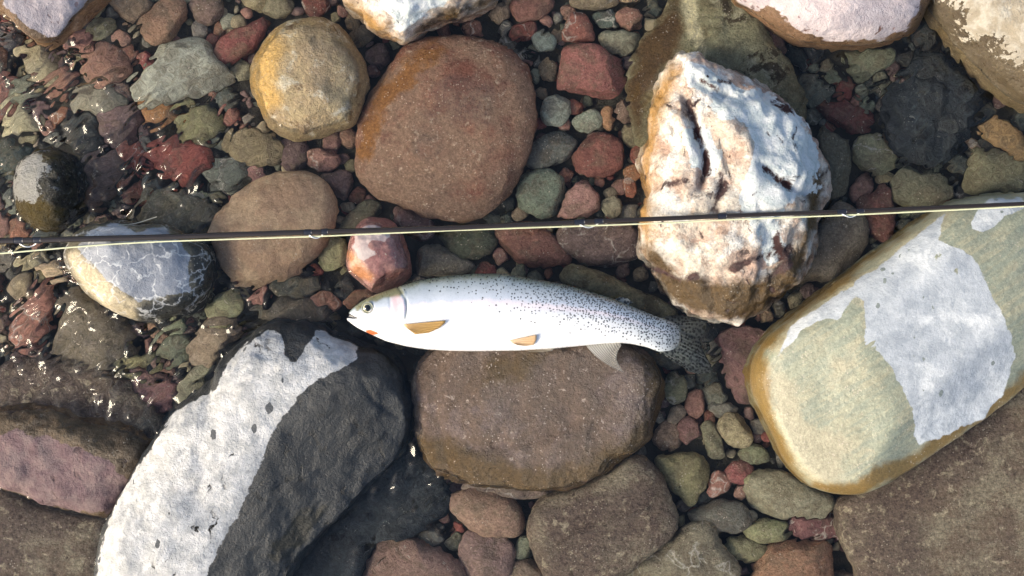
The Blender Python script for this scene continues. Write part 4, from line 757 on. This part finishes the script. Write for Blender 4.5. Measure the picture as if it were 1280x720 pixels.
NR = 96
V, at_u, at_v = [], [], []
for i, xx in enumerate(fxs):
    yc = (FT[i] + FB[i]) / 2; hy = (FB[i] - FT[i]) / 2
    for a in np.linspace(0, 2 * math.pi, NR, endpoint=False):
        ca_, sa_ = math.cos(a), math.sin(a); e_ = 2 / 2.2
        yy = yc - hy * math.copysign(abs(ca_) ** e_, ca_); zz = FZ[i] + FH[i] * S * math.copysign(abs(sa_) ** e_, sa_)
        V.append((xx, yy, zz)); at_u.append(xx); at_v.append((yy - FT[i]) / (FB[i] - FT[i]))
V = np.array(V); Q = V[:, :2].copy(); topside = V[:, 2] > np.repeat(FZ, NR)
def line_d(pts):
    pts = np.array(pts, float); d_ = np.full(len(Q), 1e9)
    for a, b_ in zip(pts[:-1], pts[1:]):
        ab = b_ - a; t_ = np.clip(((Q - a) @ ab) / (ab @ ab), 0, 1); d_ = np.minimum(d_, np.linalg.norm(Q - (a + t_[:, None] * ab), axis=1))
    return d_
mouth = poly_sdf([(428,391),(436,391.5),(443,395.5),(449,397.6),(443,398.3),(436,397.5),(428,398)], Q)
edge = line_d([(499,360),(504,368),(507.5,376),(508.5,386),(507,396),(502,405),(494,412)])
preop = line_d([(487,372),(488.5,384),(488,396)]); maxil = line_d([(444,391),(452,394),(459,397.5),(463,401)])
gill = poly_sdf([(488,371),(498,368),(505,374),(507,386),(505,394),(498,398),(491,394),(488,384)], Q)
throat = poly_sdf([(457,413),(463,412),(472,415.5),(473,417.5),(466,419),(459,417)], Q)
crown = poly_sdf([(444,384),(455,376),(475,364),(497,357),(505,366),(499,371),(480,372),(470,377),(464,376),(455,382),(446,390)], Q)
dz = -0.0030 * np.clip(mouth / 2 + 0.5, 0, 1) - 0.0012 * np.exp(-(edge / 1.6) ** 2) - 0.0005 * np.exp(-(preop / 1.3) ** 2) - 0.0006 * np.exp(-(maxil / 1.1) ** 2)
dz += 0.0009 * np.clip(1 - np.maximum(edge - 1.5, 0) / 9, 0, 1) * (Q[:, 0] < 507) * (np.array(at_v) > 0.1) * (np.array(at_v) < 0.8)
V[:, 2] += np.where(topside, dz, 0)
ring = np.abs(np.hypot(Q[:, 0] - 459.5, Q[:, 1] - 384.5)); V[:, 2] -= np.where(topside, 0.0010 * np.exp(-((ring - 6.5) / 1.6) ** 2), 0)
W = np.array([P(a, b_, c) for a, b_, c in V]); nS = len(fxs)
W = np.vstack([W, P(433.5, 397.2, FZ[0]), P(851, 419, FZ[-1])])
F = [(j * NR + i, (j + 1) * NR + i, (j + 1) * NR + (i + 1) % NR, j * NR + (i + 1) % NR) for j in range(nS - 1) for i in range(NR)]
F += [(nS * NR, i, (i + 1) % NR) for i in range(NR)] + [(nS * NR + 1, (nS - 1) * NR + (i + 1) % NR, (nS - 1) * NR + i) for i in range(NR)]
pad = lambda a: np.concatenate([np.clip(a, -5, 30), [0, 0]])
m, t = nt('trout_skin'); g = G(t)
fu = g.attr('fu'); fv = g.attr('fv')
cv_ = g.n('ShaderNodeCombineXYZ'); g.put(cv_.inputs[0], g.attr('qx')); g.put(cv_.inputs[1], g.attr('qy')); fvec = cv_.outputs[0]
nz = g.math('SUBTRACT', g.noise(fvec, 0.09, 5), 0.5)
vv = g.math('ADD', fv, g.math('MULTIPLY', nz, 0.12))
c1 = g.mix(g.ramp(vv, 0.0, 0.13), (0.16, 0.18, 0.13), (0.34, 0.39, 0.42))
c1 = g.mix(g.ramp(vv, 0.08, 0.36), c1, (0.54, 0.59, 0.67))
c1 = g.mix(g.math('MULTIPLY', g.ramp(vv, 0.30, 0.38), g.ramp(vv, 0.38, 0.5, 1, 0)), c1, (0.74, 0.68, 0.72))
c1 = g.mix(g.ramp(vv, 0.34, 0.58), c1, (0.84, 0.84, 0.83))
c1 = g.mix(g.math('MULTIPLY', g.ramp(fu, 7.6, 8.3), 0.6), c1, (0.50, 0.55, 0.55))
c1 = g.mix(g.math('MULTIPLY', g.ramp(fu, 8.28, 8.46), 0.75), c1, (0.22, 0.245, 0.235))
c1 = g.mix(g.ramp(g.attr('crown'), -2.5, 2.0), c1, g.mix(g.noise(fvec, 0.35, 4), (0.085, 0.085, 0.04), (0.26, 0.25, 0.14)))
c1 = g.mix(g.math('MULTIPLY', g.ramp(g.attr('gill'), -2, 5), 0.65), c1, (0.72, 0.46, 0.47))
c1 = g.mix(g.math('MULTIPLY', g.ramp(g.attr('edge'), 0.2, 1.6, 1, 0), 0.55), c1, (0.42, 0.42, 0.28))
c1 = g.mix(g.math('MULTIPLY', g.ramp(g.attr('maxil'), 0.2, 1.3, 1, 0), 0.6), c1, (0.36, 0.35, 0.20))
c1 = g.mix(g.ramp(g.attr('throat'), -1.0, 0.8), c1, (0.62, 0.15, 0.05))
c1 = g.mix(g.ramp(g.attr('mouth'), -0.6, 0.5), c1, (0.03, 0.03, 0.035))
def spots(sp, rad, k0, seed):
    off_ = g.vmath('ADD', fvec, (seed * 13.7, seed * 5.1, 0)); vn = g.vor(off_, 1.0 / sp, dim='2D', rnd=0.9)
    sc_ = g.n('ShaderNodeSeparateColor'); t.links.new(vn.outputs['Color'], sc_.inputs[0])
    lim = g.math('ADD', g.ramp(fu, 5.0, 8.3, 0.0, 1.0, False), k0)          # how far down the flank spots reach
    lim = g.math('MULTIPLY', lim, g.ramp(fu, 4.7, 5.1, 0.3, 1.0))
    dens = g.ramp(g.math('SUBTRACT', lim, fv), -0.08, 0.36, 0.0, 1.0, False)
    keep = g.math('LESS_THAN', sc_.outputs[0], dens)
    r_ = g.math('MULTIPLY', g.math('MULTIPLY_ADD', sc_.outputs[1], 0.6, 0.7), rad / sp)
    dd_ = g.math('ADD', vn.outputs['Distance'], g.math('MULTIPLY', g.math('SUBTRACT', g.noise(fvec, 0.9, 2), 0.5), 0.16))
    return g.math('MULTIPLY', g.ramp(dd_, g.math('MULTIPLY', r_, 0.75), g.math('MULTIPLY', r_, 1.25), 1, 0), keep)
s1 = spots(4.4, 0.88, 0.06, 1); s2 = g.math('MULTIPLY', spots(3.3, 0.88, -0.1, 2), g.ramp(fu, 6.2, 7.4))
c1 = g.mix(g.math('MULTIPLY', g.math('MAXIMUM', s1, s2), 0.93), c1, (0.035, 0.04, 0.045))
b = g.n('ShaderNodeBsdfPrincipled'); g.put(b.inputs['Base Color'], c1); b.inputs['Metallic'].default_value = 0.0
g.put(b.inputs['Roughness'], g.ramp(g.noise(fvec, 0.2, 4), 0.3, 0.7, 0.22, 0.42)); b.inputs['Specular IOR Level'].default_value = 0.6
b.inputs['Coat Weight'].default_value = 0.3; b.inputs['Coat Roughness'].default_value = 0.12
b.inputs['Subsurface Weight'].default_value = 0.0
bp = g.n('ShaderNodeBump'); bp.inputs['Strength'].default_value = 0.25; bp.inputs['Distance'].default_value = 0.0006
g.put(bp.inputs['Height'], g.vor(g.vmath('MULTIPLY', fvec, (0.8, 1.0, 1)), 0.75, dim='2D', rnd=0.35).outputs['Distance']); t.links.new(bp.outputs[0], b.inputs['Normal'])
t.links.new(b.outputs[0], g.n('ShaderNodeOutputMaterial').inputs[0])
trout = bpy.data.objects.new('trout', None); COL.objects.link(trout); trout.empty_display_size = 0.05
trout.location = tuple(P(640, 395, 0.0)); bpy.context.view_layer.update()
tag(trout, 'silvery white spotted trout lying on its side across the wet brown rock', 'fish')
TL = np.array(trout.location)
def fpart(name, V_, F_, mat, parent=None, attrs=None):
    p_ = parent or trout; base_ = TL
    o = link(name, mesh_from(name, np.asarray(V_) - base_, F_, mat, attrs=attrs), p_); return o
fpart('body', W, F, m, attrs={'fu': pad(np.array(at_u) / 100), 'fv': np.concatenate([at_v, [.5, .5]]), 'qx': np.concatenate([Q[:, 0], [434, 850]]), 'qy': np.concatenate([Q[:, 1], [397, 419]]),
      'mouth': pad(mouth), 'edge': pad(edge), 'maxil': pad(maxil), 'gill': pad(gill), 'throat': pad(throat), 'crown': pad(crown)})
def ellipsoid(c, rx, ry, rz, n=24, mm=12):
    VV = []
    for ph in np.linspace(math.pi / 2, -math.pi / 2, mm + 2)[1:-1]:
        for a in np.linspace(0, 2 * math.pi, n, endpoint=False): VV.append((c[0] + rx * math.cos(ph) * math.cos(a), c[1] + ry * math.cos(ph) * math.sin(a), c[2] + rz * math.sin(ph)))
    VV += [(c[0], c[1], c[2] + rz), (c[0], c[1], c[2] - rz)]; return np.array(VV), ring_faces(n, mm)
ez = fish_z(459.5, 384.5) - 0.0006; ec = P(459.5, 384.5, ez)
M['iris'] = simple('trout_iris', (0.55, 0.52, 0.33), 0.15, 0.3, sc=900); M['pupil'] = simple('trout_pupil', (0.006, 0.007, 0.008), 0.05, spec=0.8)
eye = fpart('eye', *ellipsoid(ec, 0.0048, 0.0046, 0.0022), M['iris'])
fpart('pupil', *ellipsoid(ec + np.array([0, -0.0002, 0.0010]), 0.0034, 0.0034, 0.0018), M['pupil'], eye)
rimV, rimF = [], []
for i in range(28):
    a = i / 28 * 2 * math.pi
    for j in range(8):
        b_ = j / 8 * 2 * math.pi; r_ = 0.0052 + 0.0007 * math.cos(b_)
        rimV.append((ec[0] + r_ * math.cos(a), ec[1] + r_ * math.sin(a), ec[2] + 0.0008 + 0.0006 * math.sin(b_)))
        rimF.append((i * 8 + j, ((i + 1) % 28) * 8 + j, ((i + 1) % 28) * 8 + (j + 1) % 8, i * 8 + (j + 1) % 8))
fpart('eyelid_rim', np.array(rimV), rimF, simple('trout_eye_rim', (0.30, 0.31, 0.24), 0.3), eye)

def fin_mat(name, c_base, c_tip, ray, trans, spot=False, mixt=0.45, alpha=0.0):
    m, t = nt(name); g = G(t); s_ = g.attr('fs'); r_ = g.attr('fr')
    col = g.mix(g.ramp(s_, 0.05, 0.9), c_base, c_tip)
    rayf = g.ramp(g.math('SINE', g.math('MULTIPLY', r_, 2 * math.pi * ray[1])), 0.1, 0.9)
    col = g.mix(g.math('MULTIPLY', rayf, ray[2]), col, ray[0])
    if spot:
        tc = g.n('ShaderNodeTexCoord').outputs['Object']; vn = g.vor(tc, 1 / (4.4 * S), rnd=0.85, dim='2D')
        col = g.mix(g.ramp(vn.outputs['Distance'], 0.28, 0.40, 0.95, 0.0), col, (0.012, 0.014, 0.016))
    b = g.n('ShaderNodeBsdfPrincipled'); g.put(b.inputs['Base Color'], col); b.inputs['Roughness'].default_value = 0.3
    tr = g.n('ShaderNodeBsdfTranslucent'); g.put(tr.inputs[0], trans); ms = g.n('ShaderNodeMixShader'); ms.inputs[0].default_value = mixt * 0.6
    t.links.new(b.outputs[0], ms.inputs[1]); t.links.new(tr.outputs[0], ms.inputs[2]); fin_ = ms.outputs[0]
    if alpha:
        tp = g.n('ShaderNodeBsdfTransparent'); m2 = g.n('ShaderNodeMixShader'); g.put(m2.inputs[0], g.math('MULTIPLY', g.ramp(s_, 0.1, 0.9), g.math('SUBTRACT', 1.0, g.math('MULTIPLY', rayf, 0.5)), None) if False else g.math('MULTIPLY', g.ramp(s_, 0.0, 0.8, 0.3, 1.0), alpha))
        t.links.new(fin_, m2.inputs[1]); t.links.new(tp.outputs[0], m2.inputs[2]); fin_ = m2.outputs[0]
    t.links.new(fin_, g.n('ShaderNodeOutputMaterial').inputs[0]); return m
def fin(name, base_, tips, zb_, zt_, mat, rays=11, seg=12, bend=(0, 0), corr=0.0004, thick=0.0005):
    def res(p, n):
        p = np.array(p, float); L = np.concatenate([[0], np.cumsum(np.linalg.norm(np.diff(p, axis=0), axis=1))]); s_ = np.linspace(0, L[-1], n); return np.stack([np.interp(s_, L, p[:, k]) for k in (0, 1)], 1)
    n = rays * 4 + 1; A = res(base_, n); B = res(tips, n); VV, fs, fr = [], [], []
    for side in (1, -1):
        for i in range(n):
            for j in range(seg + 1):
                s_ = j / seg; q_ = A[i] * (1 - s_) + B[i] * s_ + np.array(bend) * 4 * s_ * (1 - s_) * (1 - i / (n - 1))
                za = zb_(*A[i]) if callable(zb_) else zb_; zt2 = zt_(*q_) if callable(zt_) else zt_
                z_ = (za * (1 - s_) + zt2 * s_) if not callable(zt_) else zt2 + 0.0008 + 0.002 * s_
                z_ += corr * math.sin(i / 4 * 2 * math.pi) * min(1, s_ * 3)
                VV.append(P(q_[0], q_[1], z_) + np.array([0, 0, side * thick * (1 - 0.7 * s_)])); fs.append(s_); fr.append(i / (n - 1))
    k = n * (seg + 1); w_ = seg + 1; FF = []
    for i in range(n - 1):
        for j in range(seg):
            a = i * w_ + j; FF.append((a, a + w_, a + w_ + 1, a + 1)); FF.append((k + a, k + a + 1, k + a + w_ + 1, k + a + w_))
    bd = [i * w_ for i in range(n)] + [(n - 1) * w_ + j for j in range(1, w_)] + [i * w_ + seg for i in range(n - 2, -1, -1)] + [j for j in range(seg - 1, 0, -1)]
    for a, b_ in zip(bd, bd[1:] + bd[:1]): FF.append((a, k + a, k + b_, b_))
    return fpart(name, np.array(VV), FF, mat, attrs={'fs': fs, 'fr': fr})
pm = fin_mat('pectoral_fin_skin', (0.62, 0.42, 0.20), (0.52, 0.33, 0.11), ((0.38, 0.22, 0.06), 11, 0.45), (0.6, 0.4, 0.15))
fin('pectoral_fin', [(504.5,405.5),(506.5,408),(509,410.5)], [(557,400.5),(556,404),(549,410),(536,416),(519,418)], fish_z, fish_z, pm, 9)
pv = fin_mat('pelvic_fin_skin', (0.80, 0.62, 0.42), (0.72, 0.50, 0.28), ((0.60, 0.38, 0.20), 9, 0.4), (0.7, 0.5, 0.3))
fin('pelvic_fin', [(637,425.5),(639,427.5),(642,429.5)], [(671,418.5),(670.5,425),(667.5,431),(657,432.5),(647,431.5)], fish_z, fish_z, pv, 8)
fin('pelvic_fin', [(647,434),(650,436)], [(693,435.5),(690,438.5),(676,440),(662,439.5)], 0.019, 0.018, fin_mat('far_pelvic_fin_skin', (0.55, 0.25, 0.12), (0.45, 0.40, 0.34), ((0.4, 0.33, 0.1), 8, 0.5), (0.5, 0.4, 0.3)), 8)
fin('anal_fin', [(732,431),(745,430),(757,428.5),(768,427),(775,426.5)], [(780,466),(774,457),(770.5,449),(772,440),(776.5,432)], 0.012, 0.019, fin_mat('anal_fin_skin', (0.62, 0.60, 0.55), (0.44, 0.42, 0.38), ((0.12, 0.12, 0.11), 13, 0.65), (0.5, 0.5, 0.45), alpha=0.6), 13, bend=(-4, 2.5))
tm = fin_mat('tail_fin_skin', (0.20, 0.215, 0.20), (0.09, 0.10, 0.10), ((0.10, 0.105, 0.10), 20, 0.35), (0.12, 0.13, 0.12), spot=True, mixt=0.25)
fin('adipose_fin', [(768,374.5),(776,378),(784,382)], [(775,371),(784,372.5),(791,378)], 0.010, 0.011, fin_mat('adipose_fin_skin', (0.36, 0.38, 0.36), (0.25, 0.26, 0.24), ((0.2, 0.2, 0.2), 4, 0.2), (0.3, 0.3, 0.3), spot=True), 4, corr=0.0)
fin('tail_fin', [(822,397),(837,403),(845,411),(847,419),(844,428),(837,435),(824,440.5)], [(846,393.5),(868,396),(886,400),(882,412),(875,424),(879,438),(889,456),(889,467),(876,469),(858,462)], -0.001, -0.013, tm, 20, 16, corr=0.0006)

# ------------------------------------------------------------------ fly rod and line
def spline(pts, n):
    p = np.array(pts, float); L = np.concatenate([[0], np.cumsum(np.linalg.norm(np.diff(p, axis=0), axis=1))]); s_ = np.linspace(0, L[-1], n)
    v = np.stack([np.interp(s_, L, p[:, k]) for k in range(p.shape[1])], 1)
    kk = np.hanning(9); kk /= kk.sum()
    for k in range(p.shape[1]):
        e = np.concatenate([2 * v[0, k] - v[4:0:-1, k], v[:, k], 2 * v[-1, k] - v[-2:-6:-1, k]]); v[:, k] = np.convolve(e, kk, 'valid')
    return v
def tube(C, R, n=12):
    C = np.asarray(C, float); R = np.broadcast_to(R, len(C)); T = np.gradient(C, axis=0); T /= np.linalg.norm(T, axis=1)[:, None]
    up = np.tile([0.02, 0.05, 1.0], (len(C), 1)); A = np.cross(T, up); A /= np.linalg.norm(A, axis=1)[:, None] + 1e-12; B = np.cross(A, T)
    VV = [C[i] + R[i] * (math.cos(a) * A[i] + math.sin(a) * B[i]) for i in range(len(C)) for a in np.linspace(0, 2 * math.pi, n, endpoint=False)]
    VV += [C[0], C[-1]]; k = len(C) * n
    FF = [(j * n + i, (j + 1) * n + i, (j + 1) * n + (i + 1) % n, j * n + (i + 1) % n) for j in range(len(C) - 1) for i in range(n)]
    FF += [(k, (i + 1) % n, i) for i in range(n)] + [(k + 1, (len(C) - 1) * n + i, (len(C) - 1) * n + (i + 1) % n) for i in range(n)]
    return np.array(VV), FF
rod_px = spline([(-700,322),(-300,310),(0,301.2),(200,296.6),(360,291),(560,285.2),(640,281.5),(735,277),(840,272.8),(905,269.8),(1060,264.3),(1180,259),(1280,254.6),(1420,248),(1600,240)], 260)
rr_px = np.interp(rod_px[:, 0], [-700, 0, 200, 560, 900, 1280, 1600], [4.6, 3.8, 3.5, 3.05, 2.8, 2.4, 2.1]) * S
# the rod lies on the stones: upper hull of the stone tops beneath it
hx, hz = [], []
for k in range(len(rod_px)):
    if -20 < rod_px[k, 0] < 1300:
        zt = 0.05
        for _ in range(3):
            p = P(*rod_px[k], max(zt, 0)); zt = stone_top(p[0], p[1])
        hx.append(rod_px[k, 0]); hz.append(zt + rr_px[k])
hx, hz = np.array(hx), np.array(hz); i0 = int(np.argmax(hz)); best = None
for k in range(len(hx)):
    if abs(hx[k] - hx[i0]) < 300: continue
    sl = (hz[k] - hz[i0]) / (hx[k] - hx[i0])
    if np.all(hz - (hz[i0] + sl * (hx - hx[i0])) < 0.0012) and (best is None or abs(sl) < abs(best)): best = sl
RS = best if best is not None else 0.0
rod_z = lambda px: hz[i0] + RS * (px - hx[i0]) - 0.0003
print('ROD', hx[i0], hz[i0], RS)
rod = bpy.data.objects.new('fishing_rod', None); COL.objects.link(rod); RL = P(640, 281, rod_z(640)); rod.location = tuple(RL)
tag(rod, 'thin dark brown fly rod laid straight across the rocks beside the trout', 'fishing rod')
RC = np.array([P(a, b_, rod_z(a)) for a, b_ in rod_px])
M['blank'] = simple('dark_graphite', (0.020, 0.014, 0.011), 0.22, spec=0.6, sc=200); M['wrap'] = simple('navy_thread', (0.012, 0.013, 0.022), 0.3, sc=1500)
M['chrome'] = simple('chrome_wire', (0.85, 0.85, 0.83), 0.4, 0.6, sc=200); M['line'] = simple('pale_fly_line', (0.62, 0.64, 0.42), 0.45, sc=400, var=0.1)
def rpart(name, V_, F_, mat, parent=None): return link(name, mesh_from(name, np.asarray(V_) - RL, F_, mat), parent or rod)
rpart('blank', *tube(RC, rr_px, 16), M['blank'])
def rod_at(px): 
    return np.array([np.interp(px, rod_px[:, 0], RC[:, k]) for k in range(3)]), float(np.interp(px, rod_px[:, 0], rr_px))
def sleeve(name, a, b_, k, mat, parent=None):
    xs_ = np.linspace(a, b_, 8); c = np.array([rod_at(q_)[0] for q_ in xs_]); r_ = np.array([rod_at(q_)[1] for q_ in xs_]) * k; r_[0] *= 0.9; r_[-1] *= 0.9
    return rpart(name, *tube(c, r_, 16), mat, parent)
sleeve('ferrule', 897, 908, 1.35, M['wrap'])
for a, b_, gxp in ((18, 30, 36), (380, 390, 395), (718, 731, 738), (1046, 1058, 1064)):
    sleeve('thread_wrap', a, b_, 1.14, M['wrap']); gap = (b_ - a) + 8
    sleeve('thread_wrap', a + gap + 4, b_ + gap + 2, 1.14, M['wrap'])
    c0, r0 = rod_at(a + 6); c1_, r1 = rod_at(b_ + gap - 4); cm, rm = rod_at((a + b_ + gap) / 2); pts_ = []
    for s_ in np.linspace(0, 1, 15):
        base_ = c0 * (1 - s_) + c1_ * s_; lift = math.sin(math.pi * s_)
        pts_.append(base_ + np.array([0, -1, 0]) * (r0 * 0.9 + 0.0036 * lift) + np.array([0, 0, 1]) * (0.0012 * math.sin(2 * math.pi * s_)))
    rpart('snake_guide', *tube(np.array(pts_), 0.0006, 8), M['chrome'])
line_px = spline([(-700,350),(-300,334),(0,317),(45,313),(90,309),(140,305),(200,301.9),(360,296.6),(395,295.5),(560,288.2),(640,285.3),(735,282.2),(840,278.4),(905,274.8),(1060,268.8),(1080,267.8),(1180,263),(1280,257.9),(1420,251),(1600,243)], 260)
LC = np.array([P(a, b_, rod_z(a) - 0.0004) for a, b_ in line_px])
fl = link('fishing_line', mesh_from('fishing_line', *tube(LC, 0.00078, 10), M['line'])); tag(fl, 'pale yellow-green fly line running close along the dark rod', 'fishing line')
# a loose strand and a sunken twig
sp_ = spline([(148,281.5),(160,281),(172,279),(184,275),(196,271)], 24)
SC_ = np.array([P(a, b_, max(0.0022, stone_top(*P(a, b_, 0.003)[:2]) + 0.0012)) for a, b_ in sp_])
st = link('plant_strand', mesh_from('plant_strand', *tube(spline(SC_, 24), 0.0005, 6), simple('dry_strand', (0.55, 0.52, 0.42), 0.7))); tag(st, 'fine pale plant strand trailing off the top of the veined grey rock', 'strand')
tw = spline([(98,111),(108,103),(120,99),(132,96)], 20)
two = link('twig', mesh_from('twig', *tube(np.array([P(a, b_, -0.026) for a, b_ in tw]) , np.linspace(0.0022, 0.0012, 20), 8), simple('wet_bark', (0.11, 0.07, 0.03), 0.8, bump=0.5))); tag(two, 'short brown sunken twig lying on the beige pebble', 'twig')
